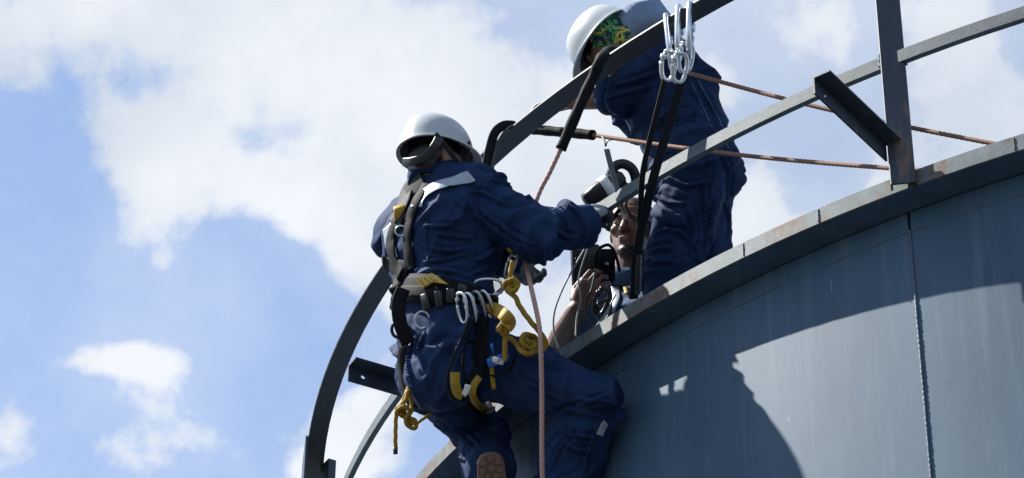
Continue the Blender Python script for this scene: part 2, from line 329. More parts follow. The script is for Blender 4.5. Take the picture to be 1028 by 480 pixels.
def wrinkle(me, segs, amp=.006, seed=0., fine=.0025):
    """cloth folds: rings round each limb, bunched near its joints. segs: (a, b, strength, folds per metre, slant)"""
    n = len(me.vertices); co = np.empty(n*3); me.vertices.foreach_get('co', co); co = co.reshape(-1, 3)
    no = np.empty(n*3); me.vertex_normals.foreach_get('vector', no); no = no.reshape(-1, 3)
    bd = np.full(n, 1e9); bi = np.zeros(n, int); bt = np.zeros(n)
    for i, (a, b, *_r) in enumerate(segs):
        a = np.asarray(a); b = np.asarray(b); t = np.clip(((co-a)@(b-a))/((b-a)@(b-a)), 0, 1)
        d = np.linalg.norm(co-(a+t[:, None]*(b-a)), axis=1); k = d < bd; bd[k] = d[k]; bi[k] = i; bt[k] = t[k]
    disp = np.zeros(n); fr = []
    for (a, b, *_r) in segs:
        t = unit(np.asarray(b)-np.asarray(a)); x = np.cross(t, [0, 0, 1.]); x = x if np.linalg.norm(x) > .1 else np.cross(t, [1., 0, 0]); x = unit(x); fr.append((t, x, np.cross(t, x)))
    nz = noise.noise
    for i in range(n):
        k = bi[i]; a, b, st, fq, sl = segs[k]; t, x, y = fr[k]; r = co[i]-a
        s = r@t; cxx = r@x; cyy = r@y
        u = s*fq*.72 + sl*cxx*fq*.72 + 1.0*nz(Vector((co[i][0]*5+seed, co[i][1]*5, co[i][2]*5)))
        q = nz(Vector((u, cxx*6+seed, cyy*6))); q = 1-abs(q)*2.1; q = q*abs(q)*1.5 if q > 0 else q*.6       # ridged
        q2 = nz(Vector((co[i][0]*30+seed, co[i][1]*30, co[i][2]*30+3)))
        m = .5+.8*nz(Vector((co[i][0]*6-seed, co[i][1]*6+9, co[i][2]*6)))
        j = .55+.75*(2*bt[i]-1)**2
        q3 = 1-abs(nz(Vector((u*2.3+7, cxx*9-seed, cyy*9))))*2.1
        disp[i] = amp*st*j*max(m, .08)*(q+.22*q3) + fine*q2
    co = co+no*disp[:, None]
    ne = len(me.edges); ed = np.empty(ne*2, int); me.edges.foreach_get('vertices', ed); ed = ed.reshape(-1, 2)
    for lam in (.6, .6, .5):                             # let the cloth relax
        sm = np.zeros_like(co); ct = np.zeros(n); np.add.at(sm, ed[:, 0], co[ed[:, 1]]); np.add.at(sm, ed[:, 1], co[ed[:, 0]]); np.add.at(ct, ed.ravel(), 1)
        co = co*(1-lam)+lam*sm/np.maximum(ct, 1)[:, None]
    me.vertices.foreach_set('co', co.ravel()); me.update()
    return me
def bvh_of(*objs):
    vs, fs = [], []
    for o in objs:
        off = V3(0, 0, 0); b = o
        while b is not None: off = off+np.array(b.location); b = b.parent
        base = len(vs); vs += [tuple(np.array(v.co)+off) for v in o.data.vertices]; fs += [tuple(base+i for i in p.vertices) for p in o.data.polygons]
    return BVHTree.FromPolygons(vs, fs)
def on(bv, px, py, lift=.002, fallback=None):
    h = bv.ray_cast(Vector(CAM), Vector(unit(pix_dir(px, py))))
    if h[0] is None:
        return (fallback, -AD) if fallback is not None else None
    return np.array(h[0])+np.array(h[1])*lift, np.array(h[1])
def strap_on(g, bv, path, w, th, lift=.002, k=8, mi=0):
    """webbing laid over a surface along a drawn line"""
    P = crom([V3(x, y, 0) for x, y in path], k); pts, ns = [], []
    for q in P:
        r = on(bv, q[0], q[1], lift)
        if r: pts.append(r[0]); ns.append(r[1])
    if len(pts) < 3: return g
    pts = np.array(pts); ns = np.array(ns)
    for _ in range(9):
        pts[1:-1] = .25*pts[:-2]+.5*pts[1:-1]+.25*pts[2:]; ns[1:-1] = .25*ns[:-2]+.5*ns[1:-1]+.25*ns[2:]
    return g.ribbon(list(pts+ns*lift), list(ns), w, th, mi)
def WP(path, d): return [W(q[0], q[1], q[2] if len(q) > 2 else d) for q in path]

# ------------------------------------------------------------------ the place: ground and tank
CX, CY, R, H0 = 4.02164, 11.92974, 4.83515, 5.946856+1.6
ZR = H0+.0623                                            # top of the rim angle
def cyl(r, az, z): a = math.radians(az); return V3(CX+r*math.cos(a), CY+r*math.sin(a), z)
g = G(); N = 40; S = 900.
g.add([(-S, -S, 0), (S, -S, 0), (S, S, 0), (-S, S, 0)], [(0, 1, 2, 3)])
gr = obj('ground', g, M_concrete, base=V3(0, 0, 0)); gr['kind'] = 'structure'

tank = thing('storage_tank', (CX, CY, 0), 'large round dark blue-grey painted steel tank with welded plates', 'tank')
RS = R-.120                                              # outside of the shell
SEAMS = [-124.9+60*k for k in range(6)]
for s in SEAMS:
    for z0, z1 in ((0.02, 3.8), (3.8, H0-.0)):
        g = G(); rings = []
        for a in np.linspace(s+.06, s+59.94, 49):
            rings.append([cyl(RS, a, z0+.004), cyl(RS, a, z1-.004), cyl(RS-.01, a, z1-.004), cyl(RS-.01, a, z0+.004)])
        g.loft(rings); obj('plate', g, M_tank, tank, True, autos=30)
def bead(pts, r, seed):
    g = G(); rr = [r*(1+.14*math.sin(i*1.9)+.13*random.uniform(-1, 1)) for i in range(len(pts))]
    pts = [p+V3(random.uniform(-1, 1), random.uniform(-1, 1), 0)*r*.08 for p in pts]; return g.tube(pts, rr, 7)
random.seed(3)
for s in SEAMS:
    n = 620 if s == SEAMS[0] else 120
    obj('weld_seam', bead([cyl(RS+.001, s, z) for z in np.linspace(3.8, H0-.075, n)], .0055, s), M_weld, tank)
for z, r in ((3.8, .007), (H0-.082, .0026)):
    obj('weld_seam', bead([cyl(RS+.0005, a, z) for a in np.linspace(-200, -60, 500)], r, z), M_weld, tank)
def sweep(prof, a0=0, a1=360, n=240):
    g = G(); full = abs(a1-a0) >= 360
    az = np.linspace(a0, a1, n, endpoint=not full)
    g.loft([[cyl(r, a, z) for r, z in prof] for a in az], not full, 0, full); return g
# rim: an angle iron, its level leg under the rim, its upright leg outside
rim = obj('rim_angle', sweep([(R, H0+.001), (R, ZR), (R-.009, ZR), (R-.009, H0+.001)]), M_rim, tank, True, autos=30)
obj('rim_flange', sweep([(R-.0095, H0+.002), (R-.0095, H0+.010), (RS-.004, H0+.010), (RS-.004, H0+.002)]), M_tank, tank, True, autos=30)
for a in (-131.9, -128.2, -141.2, -119.6):               # butt joints and small tacks along the rim edge
    g = G(); g.tube([cyl(R+.0015, a, z) for z in np.linspace(H0+.006, ZR-.003, 9)], [.0022*random.uniform(.6, 1.3) for _ in range(9)], 6); obj('weld_tack', g, M_weld, rim)
g = G()
for rr in (RS-.02, RS*.6, RS*.2): pass
g.loft([[cyl(rr, a, z) for a in range(0, 360, 3)] for rr, z in ((.05, ZR-.005), (RS*.5, ZR-.012), (R-.012, ZR-.02), (R-.012, ZR-.028), (RS*.5, ZR-.02), (.05, ZR-.013))], False)
obj('roof_plate', g, M_tank, tank)
ROOF = ZR-.018

# guard rail
rail = thing('guard_rail', (CX, CY, H0), 'dark steel guard rail with curved rails and posts around the tank rim', 'railing')
TOPZ, MIDZ = H0+1.1, H0+.556
obj('top_rail', sweep([(R+.042, TOPZ), (R+.122, TOPZ), (R+.124, TOPZ+.003), (R+.124, TOPZ+.010), (R+.050, TOPZ+.010), (R+.050, TOPZ+.028), (R+.042, TOPZ+.028)]), M_rail, rail, True, autos=30)
obj('mid_rail', sweep([(R+.033, MIDZ-.050), (R+.033, MIDZ), (R+.026, MIDZ), (R+.026, MIDZ-.043), (R+.010, MIDZ-.043), (R+.010, MIDZ-.050)]), M_mid, rail, True, autos=30)
def frame_at(az, yaw=0):
    a = math.radians(az+yaw); return V3(math.cos(a), math.sin(a), 0), V3(-math.sin(a), math.cos(a), 0)
HOLE = 14
for az in [-124.2+25.3*k for k in range(-3, 12)]:
    yaw = 24; n_, t_ = frame_at(az, yaw); c = cyl(R+.022, az, 0); z0, z1 = H0-.004, TOPZ-.002
    g = G(); hw, hd = .042, .019
    prof = [(-hd, -hw), (hd-.003, -hw), (hd, -hw+.003), (hd, hw-.003), (hd-.003, hw), (-hd, hw), (-hd, hw-.007), (hd-.008, hw-.007), (hd-.008, -hw+.007), (-hd, -hw+.007)]
    g.loft([[V3(c[0], c[1], z)+n_*p+t_*q for p, q in prof] for z in np.linspace(z0, z1, 3)])
    post = obj('post', g, M_post, rail, True, autos=25)
    for zz_ in (MIDZ-.025,):
        g = G(); w_ = []
        for sg in (-1, 1): w_.append(c+t_*sg*(hw+.002)+n_*(hd-.012))
        for q in w_:
            g = G(); g.tube([V3(q[0], q[1], z) for z in np.linspace(MIDZ-.054, MIDZ+.004, 14)], [.005*random.uniform(.7, 1.3) for _ in range(14)], 7); obj('weld_fillet', g, M_weld, post)
    # outrigger: a stub of angle iron sticking out from the post, with a bolt hole near its end
    n_, t_ = frame_at(az); n_, t_ = frame_at(az, -3)
    b0 = cyl(R+.044, az, H0+.175); L = .45; g = G(); tw = .066; th = .007
    left = -.048
    g.box(b0+n_*L/2+t_*(left+tw/2)-V3(0, 0, th/2), n_*L/2, t_*tw/2, V3(0, 0, th/2))
    # upright leg with a hole: built as a frame of quads round the hole
    def leg_pts(s, z): return b0+n_*s+V3(0, 0, z)
    hs, hz, hr = L-.06, -.036, .0085
    for off_, flip in ((left, 0), (left+th, 1)):
        circ = [(hs+hr*math.cos(q), hz+hr*math.sin(q)) for q in np.linspace(0, 2*math.pi, 16, endpoint=False)]
        sq = []
        for q in np.linspace(0, 2*math.pi, 16, endpoint=False):
            k = 1/max(abs(math.cos(q)), abs(math.sin(q))); sq.append((hs+.028*k*math.cos(q), hz+.028*k*math.sin(q)))
        v = [leg_pts(*p)+t_*off_ for p in circ+sq]
        f = [(i, (i+1) % 16, 16+(i+1) % 16, 16+i) for i in range(16)]
        g.add(v, f)
        x0, x1, zt, zb = 0, L, -th, -.070
        A = [(x0, zt), (hs-.028, zt), (hs+.028, zt), (x1, zt), (x0, zb), (hs-.028, zb), (hs+.028, zb), (x1, zb), (hs-.028, hz+.028), (hs+.028, hz+.028), (hs-.028, hz-.028), (hs+.028, hz-.028)]
        g.add([leg_pts(*p)+t_*off_ for p in A], [(0, 1, 5, 4), (2, 3, 7, 6), (1, 2, 9, 8), (10, 11, 6, 5)])
    circ = [(hs+hr*math.cos(q), hz+hr*math.sin(q)) for q in np.linspace(0, 2*math.pi, 16, endpoint=False)]
    g.loft([[leg_pts(*p)+t_*left for p in circ], [leg_pts(*p)+t_*(left+th) for p in circ]], False)
    for (p, q) in (((0, -.070), (L, -.070)), ((L, -.070), (L, -th))):
        a_, b_ = leg_pts(*p), leg_pts(*q); g.add([a_+t_*left, b_+t_*left, b_+t_*(left+th), a_+t_*(left+th)], [(0, 1, 2, 3)])
    obj('outrigger', g, M_post, post, False)
# the splice plate on the top rail at its far left
g = G(); n_, t_ = frame_at(-173.6); c = cyl(R+.130, -173.6, TOPZ)
pl = [(-.16, -.34), (.16, -.34), (.16, -.03), (.09, .02), (-.16, .02)]
g.loft([[c+t_*x+V3(0, 0, z)+n_*k for x, z in pl] for k in (-.005, .005)])
obj('splice_plate', g, M_post, rail, False)

# ------------------------------------------------------------------ people
def limb(g, joints, n=16):
    for (a, ra), (b, rb) in zip(joints[:-1], joints[1:]): g.capsule(a, b, ra, rb, n)
def ering(c, rx, ry, a, b, n=28, p=2.4):               # superellipse ring
    out = []
    for q in np.linspace(0, 2*math.pi, n, endpoint=False):
        cs, sn = math.cos(q), math.sin(q); out.append(np.asarray(c)+rx*a*math.copysign(abs(cs)**(2/p), cs)+ry*b*math.copysign(abs(sn)**(2/p), sn))
    return out
def hand(g, wrist, fd, pn, lat, curls, thumb, inf=0., s=1., wr=.027):
    """palm and five fingers; fd along the hand, pn out of the palm, lat towards the thumb; curls: bend per finger (radians at each joint)"""
    fd, pn = unit(fd), unit(pn); pn = unit(pn-fd*np.dot(pn, fd)); lt = np.cross(fd, pn); lt = lt if np.dot(lt, lat) > 0 else -lt
    w = np.asarray(wrist)
    rings = []
    for t, hw, hh in ((-.01, .026, .020), (.02, .033, .019), (.06, .041, .016), (.092, .042, .013), (.101, .038, .010)):
        rings.append(ering(w+fd*t*s, lt, pn, (hw+inf)*s, (hh+inf)*s, 16, 2.6))
    g.loft(rings)
    L = ((.046, .028, .022), (.051, .031, .023), (.048, .029, .022), (.038, .023, .019))
    for k in range(4):
        base = w+fd*(.094-.004*abs(k-1))*s+lt*(.031-.0205*k)*s; d = unit(fd+lt*(.10-.07*k)); p = base; a = 0
        for j in range(3):
            c = curls[k][j] if hasattr(curls[k], '__len__') else curls[k]
            a += c; dd = unit(d*math.cos(a)+pn*math.sin(a)); q = p+dd*L[k][j]*s
            r0 = (.0092, .0085, .0077)[j]+inf; g.capsule(p, q, r0*s, (r0-.0008)*s, 10); p = q
    # thumb leaves the side of the palm near its base
    b = w+fd*.022*s+lt*.026*s; t1, t2, t3 = thumb
    for j, (ln, (x, y, z)) in enumerate(zip((.045, .034, .027), (t1, t2, t3))):
        q = b+unit(fd*x+lt*y+pn*z)*ln*s; r0 = (.0135, .0108, .0095)[j]+inf; g.capsule(b, q, r0*s, (r0-.0012)*s, 10); b = q
def head(g, c, F, U, s=1.):
    """skull, jaw, brow, nose, lips, ears, chin. c = centre between the ears' height and crown; F forward, U up"""
    F = unit(F); U = unit(U-F*np.dot(U, F)); Rr = np.cross(F, U); P = lambda f, r, u: c+(F*f+Rr*r+U*u)*s
    g.ell(P(-.012, 0, .035), Rr*.076*s, F*.096*s, U*.088*s, 22, 14)                 # cranium
    rings = []
    for u, hw, ff, fb in ((-.118, .022, .088, .045), (-.105, .038, .094, .02), (-.08, .052, .092, -.02), (-.045, .060, .090, -.05), (-.01, .066, .088, -.06), (.03, .066, .090, -.05), (.06, .058, .082, -.04)):
        cc = P((ff+fb)/2, 0, u); rings.append(ering(cc, Rr, F, hw*s, (ff-fb)/2*s, 24, 2.3))
    g.loft(rings)                                                                    # face and jaw
    g.capsule(P(.088, -.032, .018), P(.088, .032, .018), .0095*s, .0095*s, 10)       # brow
    g.capsule(P(.092, 0, .008), P(.112, 0, -.030), .0075*s, .0125*s, 10)             # nose
    for e in (-1, 1):
        g.ell(P(.099, e*.0125, -.034), Rr*.0085*s, F*.010*s, U*.008*s, 10, 6)
        g.ell(P(.072, e*.040, -.022), Rr*.020*s, F*.016*s, U*.017*s, 12, 8)          # cheek bones
        g.ell(P(-.008, e*.073, -.008), unit(Rr*e+F*-.3)*.008*s, F*.018*s, U*.031*s, 12, 8)   # ears
    g.capsule(P(.095, -.016, -.0595), P(.095, .016, -.0595), .0058*s, .0058*s, 8)    # lips
    g.capsule(P(.093, -.013, -.069), P(.093, .013, -.069), .0066*s, .0066*s, 8)
    g.ell(P(.088, 0, -.103), Rr*.020*s, F*.014*s, U*.014*s, 12, 8)                   # chin
    return P
def assign(me, fn, mats):
    n = len(me.polygons); mi = np.zeros(n, int); cc = np.empty(n*3); me.polygons.foreach_get('center', cc); cc = cc.reshape(-1, 3)
    for i in range(n): mi[i] = fn(cc[i])
    return mi
def helmet(parent, c, F, U, Lf=.150, Lb=.138, Wd=.112, Hh=.155, peak=.032, label=None):
    """hard hat: ribbed shell with a rolled brim and peak, lining, cradle, ratchet, chin strap. c = centre of the brim plane"""
    F = unit(F); U = unit(U-F*np.dot(U, F)); Rr = np.cross(F, U)
    def pt(q, u, k, infl=0.):                        # q round, u height 0..1, k flare
        cs, sn = math.cos(q), math.sin(q); lf = Lf if cs > 0 else Lb
        rr = (1-u**2.5)**(1/2.35) if u < 1 else 0
        x = cs*lf*rr; y = sn*Wd*rr; z = u*Hh
        # raised ribs along the crown
        rib = 0
        if u > .25:
            for y0, hgt in ((0, .009), (.040, .0055), (-.040, .0055)): rib += hgt*math.exp(-((y-y0)/.009)**2)*min(1, (u-.25)*4)
        nx, ny, nz_ = cs*rr, sn*rr, u
        return c+F*(x+nx*infl+cs*k)+Rr*(y+ny*infl+sn*k*.9)+U*(z+nz_*(infl+rib))
    n = 56; Q = np.linspace(0, 2*math.pi, n, endpoint=False)
    fl = lambda q, a: a*(1 if math.cos(q) < .2 else 1)+peak*max(0, math.cos(q))**2.2*(a/.012)
    g = G()
    outer = [[pt(q, 0, fl(q, .012))+U*-.006 for q in Q], [pt(q, 0, fl(q, .013)) for q in Q], [pt(q, 0, fl(q, .010))+U*.004 for q in Q], [pt(q, .04, fl(q, .002)) for q in Q]]
    outer += [[pt(q, u, 0) for q in Q] for u in (.12, .24, .36, .48, .6, .7, .79, .87, .93, .97, .99, .9975, .9996, .99995)]
    inner = [[pt(q, u, 0, -.0035) for q in Q] for u in (.985, .96, .92, .86, .76, .6, .4, .2, .08)] + [[pt(q, 0, fl(q, .001), -.003)+U*.0 for q in Q], [pt(q, 0, fl(q, .010))+U*-.004 for q in Q]]
    hat = G(); hat.loft(outer, False, 0); hat.add([outer[-1][k] for k in range(n)], [tuple(range(n))], 0)
    hat.loft([outer[0]]+inner[::-1], False, 1); hat.add(inner[0], [tuple(range(n))], 1)
    h = obj('helmet', hat, [M_helm, M_helm_in], parent, True, autos=50)
    if label: h['label'] = label
    # head band of the cradle inside, ratchet knob at the nape, chin strap
    g = G(); g.loft([[c+F*(.100*math.cos(q)-.006)+Rr*.082*math.sin(q)+U*z for q in Q] for z in (-.004, .030)]+[[c+F*(.097*math.cos(q)-.006)+Rr*.079*math.sin(q)+U*z for q in Q] for z in (.030, -.004)], False)
    obj('head_band', g, M_plastic, h)
    for y0 in (-.045, .045, 0):
        g = G(); g.ribbon([c+F*x+Rr*y0+U*(.03+.085*math.sqrt(max(0, 1-(x/.105)**2))) for x in np.linspace(-.1, .1, 13)], [U]*13, .02, .002); obj('cradle_strap', g, M_black, h)
    return h, F, U, Rr

def torso(g, rows, rv, fv):
    """rows: (centre, half width, half depth)"""
    rings = []
    for i, (c, a, b) in enumerate(rows):
        t = unit(rows[min(i+1, len(rows)-1)][0]-rows[max(i-1, 0)][0]); r = unit(rv-t*np.dot(rv, t)); f = unit(fv-t*np.dot(fv, t)-r*np.dot(fv, r))
        rings.append(ering(c, r, f, a, b, 30, 2.5))
    g.loft(rings)

# ---- the climber hanging outside the rim
D1 = .24
def V(x, y, d): return W(x, y, d+D1)
F1 = unit(V3(.83, .56, 0)); R1 = V3(F1[1], -F1[0], 0)
J = dict(pel=W(452, 356, 10.69), belt=W(446, 306, 10.77), wai=W(446, 285, 10.80), che=W(445, 226, 10.90), sho=W(441, 200, 10.94), neck=W(436, 182, 10.96),
         rs=W(488, 206, 10.83), re=W(540, 235, 10.70), rc=W(576, 225, 10.78), rw=W(586, 220, 10.80), ls=W(402, 235, 11.02), le=W(452, 275, 11.10), lw=W(514, 256, 10.98),
         rh=W(474, 360, 10.68), rk=W(595, 400, 10.50), ra=W(558, 512, 10.53), lh=W(438, 382, 10.78), lk=W(482, 436, 11.02), la=W(490, 470, 10.66))
p1 = thing('person', V(557, 560, 10.40), 'person in navy coverall and white helmet hanging in a harness outside the tank', 'person')
# coverall
g = G()
torso(g, [(J['pel']-V3(0, 0, .06), .13, .11), (J['pel'], .185, .15), (W(449, 330, 10.73), .190, .155), (J['belt'], .180, .145), (J['wai'], .185, .145), (W(446, 255, 10.85), .212, .172), (J['che'], .225, .176), (W(443, 208, 10.93), .21, .155), (J['sho'], .165, .115), (J['neck'], .096, .096)], R1, F1)
g.ell(V(447, 372, 10.40), R1*.165, F1*.125, V3(0, 0, .14)); g.ell(V(436, 376, 10.42), R1*.10, F1*.115, V3(0, 0, .125)); g.ell(V(460, 372, 10.36), R1*.10, F1*.115, V3(0, 0, .12))
limb(g, [(J['sho']+R1*.09, .095), (J['rs'], .100), (J['re'], .096), (J['rc'], .068)])
limb(g, [(J['sho']-R1*.09, .095), (J['ls'], .098), (J['le'], .078), (J['lw'], .052)])
limb(g, [(J['rh'], .135), (.5*J['rh']+.5*J['rk'], .116), (J['rk'], .088)]); limb(g, [(J['rk'], .088), (.55*J['rk']+.45*J['ra'], .112), (J['ra'], .095)])
limb(g, [(J['lh'], .125), (.5*J['lh']+.5*J['lk'], .108), (J['lk'], .085)]); limb(g, [(J['lk'], .084), (J['la'], .082)])
me = voxel(g, .0046, 7)
me = wrinkle(me, [(J['pel'], J['belt'], .45, 16, .4), (J['belt'], J['che'], 1.0, 17, .5), (J['che'], J['neck'], .5, 14, -.5), (J['rs'], J['re'], 1.2, 20, .5), (J['re'], J['rc'], 1.4, 26, -.3), (J['ls'], J['le'], 1.0, 20, .5), (J['le'], J['lw'], 1., 24, .3),
     (J['rh'], J['rk'], 1.0, 13, .6), (J['rk'], J['ra'], 1.2, 16, .5), (J['lh'], J['lk'], 1.0, 14, .5), (J['lk'], J['la'], 1.0, 18, .3)], .025, 3.1, .003)
me = fold_lines(me, [[(470, 192), (486, 194), (504, 203), (523, 205), (539, 199)], [(475, 215), (488, 224), (504, 236), (523, 247)], [(546, 199), (562, 214), (571, 229)], [(557, 203), (573, 217), (578, 226)], [(566, 204), (580, 212), (584, 222)], [(560, 232), (570, 238), (580, 238)],
     [(495, 180), (516, 187), (534, 199)], [(426, 226), (440, 227), (455, 226)], [(433, 232), (452, 237), (475, 239)], [(425, 246), (448, 252), (476, 249)], [(424, 263), (448, 260), (477, 252)], [(478, 262), (490, 256), (500, 248)], [(470, 276), (486, 271), (500, 262)], [(436, 270), (455, 273), (480, 280)],
     [(500, 224), (515, 236), (535, 246)], [(458, 200), (470, 212), (478, 230)], [(412, 345), (409, 365), (414, 388)], [(425, 335), (420, 352), (426, 372)], [(438, 400), (455, 406), (470, 404)], [(432, 425), (447, 432), (463, 430)], [(438, 440), (452, 452), (466, 462)], [(452, 430), (470, 436), (480, 446)],
     [(585, 405), (598, 400), (612, 397)], [(567, 410), (587, 415), (608, 420)], [(552, 424), (566, 414), (580, 410)], [(578, 400), (597, 402), (614, 404)], [(580, 364), (595, 372), (608, 384)], [(505, 372), (530, 386), (560, 400)], [(510, 352), (540, 362), (570, 372)], [(600, 428), (592, 450), (586, 474)],
     [(575, 428), (562, 450), (550, 476)], [(560, 430), (545, 450), (535, 470)], [(548, 425), (570, 436), (600, 440)], [(566, 445), (582, 452), (598, 452)]], .0115, .0066)
cov1 = obj('coverall', me, M_navy, p1)
bv1 = bvh_of(cov1)
# body
HF1 = unit(V3(.86, .50, .03)); HU1 = V3(-.03, .0, 1)
hc1 = V(440, 166, 10.715)
b = G(); head(b, hc1, HF1, HU1)
b.capsule(hc1-V3(0, 0, .05)-HF1*.02, J['neck']-V3(0, 0, .03), .056, .062)
torso(b, [(J['pel'], .15, .10), (J['wai'], .14, .10), (J['che'], .16, .11), (J['sho'], .13, .08), (J['neck'], .06, .06)], R1, F1)
for a_, b_, c_ in (('rs', 're', 'rw'), ('ls', 'le', 'lw')): limb(b, [(J['sho'], .06), (J[a_], .055), (J[b_], .042), (J[c_], .029)])
for a_, b_, c_ in (('rh', 'rk', 'ra'), ('lh', 'lk', 'la')): limb(b, [(J['pel'], .09), (J[a_], .085), (J[b_], .055), (J[c_], .04)])
# right hand grips the middle rail, left hand holds the rope
railp = cyl(R+.03, -139.9, MIDZ-.026); rtan = frame_at(-139.9)[1]
fdr = unit(W(612, 203, 10.90)-J['rw']); rpn = unit(cb(.1, -.75, .35)); latr = cb(-.75, .5, .2)
HR = dict(wrist=J['rw'], fd=fdr, pn=rpn, lat=latr, curls=[(.7, 1.0, .7)]*2+[(.75, 1.0, .7)]*2, thumb=((.6, .5, .6), (.7, .1, .8), (.6, -.2, .8)))
fdl = unit(cb(.55, -.75, .05)); HL = dict(wrist=J['lw'], fd=fdl, pn=cb(.3, .25, -.9), lat=cb(.8, .6, .2), curls=[(.7, .9, .6), (.75, .95, .6), (.8, 1., .6), (.85, 1., .6)], thumb=((.6, .6, .5), (.7, .2, .6), (.6, -.2, .7)))
hand(b, **HR); hand(b, **HL)
for ank, knee in ((J['ra'], J['rk']), (J['la'], J['lk'])): b.capsule(ank, ank+unit(ank-knee)*.06, .04, .045)
obj('body', voxel(b, .0045, 3), M_skin, p1)
# hair under the helmet, at the back of the head
P = lambda f, r, u: hc1+unit(HF1)*f+np.cross(unit(HF1), unit(HU1))*r+V3(0, 0, 1)*u
g = G(); g.ell(P(-.052, 0, .018), np.cross(HF1, V3(0, 0, 1))*.080, unit(HF1)*.066, V3(0, 0, .082), 26, 14); g.ell(P(-.052, 0, -.032), np.cross(HF1, V3(0, 0, 1))*.060, unit(HF1)*.050, V3(0, 0, .045), 20, 10)
obj('hair', voxel(g, .006, 2), M_hair, p1)
hel1, hF, hU, hR = helmet(p1, V(437, 156, 10.715), HF1, HU1, Hh=.165, peak=.022)
hb = V(437, 156, 10.715)
g = G(); kn = W(417, 161, 10.855); g.tube([kn-unit(pix_dir(417, 161))*-.03, kn, kn-unit(pix_dir(417, 161))*.012], [.020, .021, .019], 18); obj('ratchet_knob', g, M_plastic, hel1)
g = G(); pth = crom([W(405, 163, 10.885), W(415, 162, 10.840), W(428, 157, 10.815), W(437, 146, 10.815), W(441, 138, 10.835)], 6); g.ribbon(pth, [-AD]*len(pth), .032, .004); obj('nape_band', g, M_plastic, hel1)
g = G(); pth = crom([W(437, 134, 10.835), W(447, 146, 10.840), W(457, 160, 10.855), W(464, 172, 10.885)], 6); g.ribbon(pth, [-AD]*len(pth), .018, .003); obj('chin_strap', g, M_grey_pad, hel1)
g = G(); pth = crom([W(471, 142, 10.945), W(470, 155, 10.925), W(468, 166, 10.915)], 6); g.ribbon(pth, [-AD]*len(pth), .010, .002); obj('chin_strap', g, M_grey_pad, hel1)
# collar
def collar(parent, c, U, F, a, b_, h, mat, tilt=0.):
    U = unit(U); F = unit(F-U*np.dot(F, U)); Rr = np.cross(F, U); n = 44; rings = []
    for k, (z, s) in enumerate(((-.02, 1.12), (h*.5, 1.04), (h, 1.0), (h*1.02, .95), (h*.5, .93), (-.02, 1.0))):
        rings.append([c+F*math.cos(q)*b_*s*(1+.05*math.sin(3*q))+Rr*math.sin(q)*a*s*(1+.04*math.cos(4*q))+U*(z+tilt*math.cos(q)+.006*math.sin(5*q)) for q in np.linspace(0, 2*math.pi, n, endpoint=False)])
    g = G(); g.loft(rings, False, 0, True); return obj('collar', g, mat, parent)
collar(cov1, J['neck']+V3(0, 0, -.012), V3(-.12, .02, 1), F1, .098, .098, .055, M_navy)
# reflective bands and a seam over the shoulders
for path, w in (([(419, 208), (424, 199), (434, 190), (447, 185), (460, 182), (473, 178)], .052), ([(398, 262), (393, 245), (390, 228)], .05)):
    g = G(); strap_on(g, bv1, path, w, .0015, .0035, 9); obj('reflective_band', g, M_refl, cov1)
g = G(); strap_on(g, bv1, [(601, 437), (604, 430), (608, 424)], .028, .001, .0015, 5); obj('label_patch', g, M_refl, cov1)
for path in ([(492, 176), (480, 190), (474, 212), (478, 236)], [(606, 428), (598, 450), (590, 474)], [(430, 215), (428, 240), (430, 262)], [(500, 300), (502, 318), (508, 334)]):
    g = G(); strap_on(g, bv1, path, .0055, .0018, .001, 10); obj('seam', g, M_navy2, cov1)
# cuffs
def cuff(parent, a, b_, r, w, mat, name='cuff'):
    t = unit(np.asarray(b_)-np.asarray(a)); x = unit(np.cross(t, V3(0, 0, 1))); y = np.cross(t, x); g = G(); rings = []
    for z, s in ((-w/2, .98), (-w/2, 1.03), (0, 1.05), (w/2, 1.02), (w/2, .9), (0, .88)):
        rings.append([b_+t*z+(x*math.cos(q)+y*math.sin(q))*r*s*(1+.04*math.sin(3*q+1)) for q in np.linspace(0, 2*math.pi, 28, endpoint=False)])
    g.loft(rings, False, 0, True); return obj(name, g, mat, parent)
cuff(cov1, J['re'], J['rc']+unit(J['rw']-J['re'])*.055, .056, .035, M_navy)
# gloves
for nm, H_, el in (('glove', HR, 're'), ('glove', HL, 'le')):
    g = G(); hand(g, inf=.0035, **H_)
    g.capsule(H_['wrist']-unit(H_['fd'])*.03, H_['wrist']+unit(H_['fd'])*.02, .039, .036)
    me = voxel(g, .0045, 2); pn = unit(H_['pn']); w0 = H_['wrist']
    mi = assign(me, (lambda c: 1 if (np.dot(c-w0, pn) > .004 or np.dot(c-w0, unit(H_['fd'])) > .085) else 0) if el == 're' else (lambda c: 1 if np.dot(c-w0, unit(H_['fd'])) > .115 else 0), None)
    o = obj(nm, me, [M_glove, M_gdark], p1); o.data.polygons.foreach_set('material_index', mi)
    tw = H_['wrist']-unit(H_['fd'])*.022
    cuff(o, tw-unit(H_['fd'])*.1, tw, .040, .012, M_yellow, 'cuff_trim')
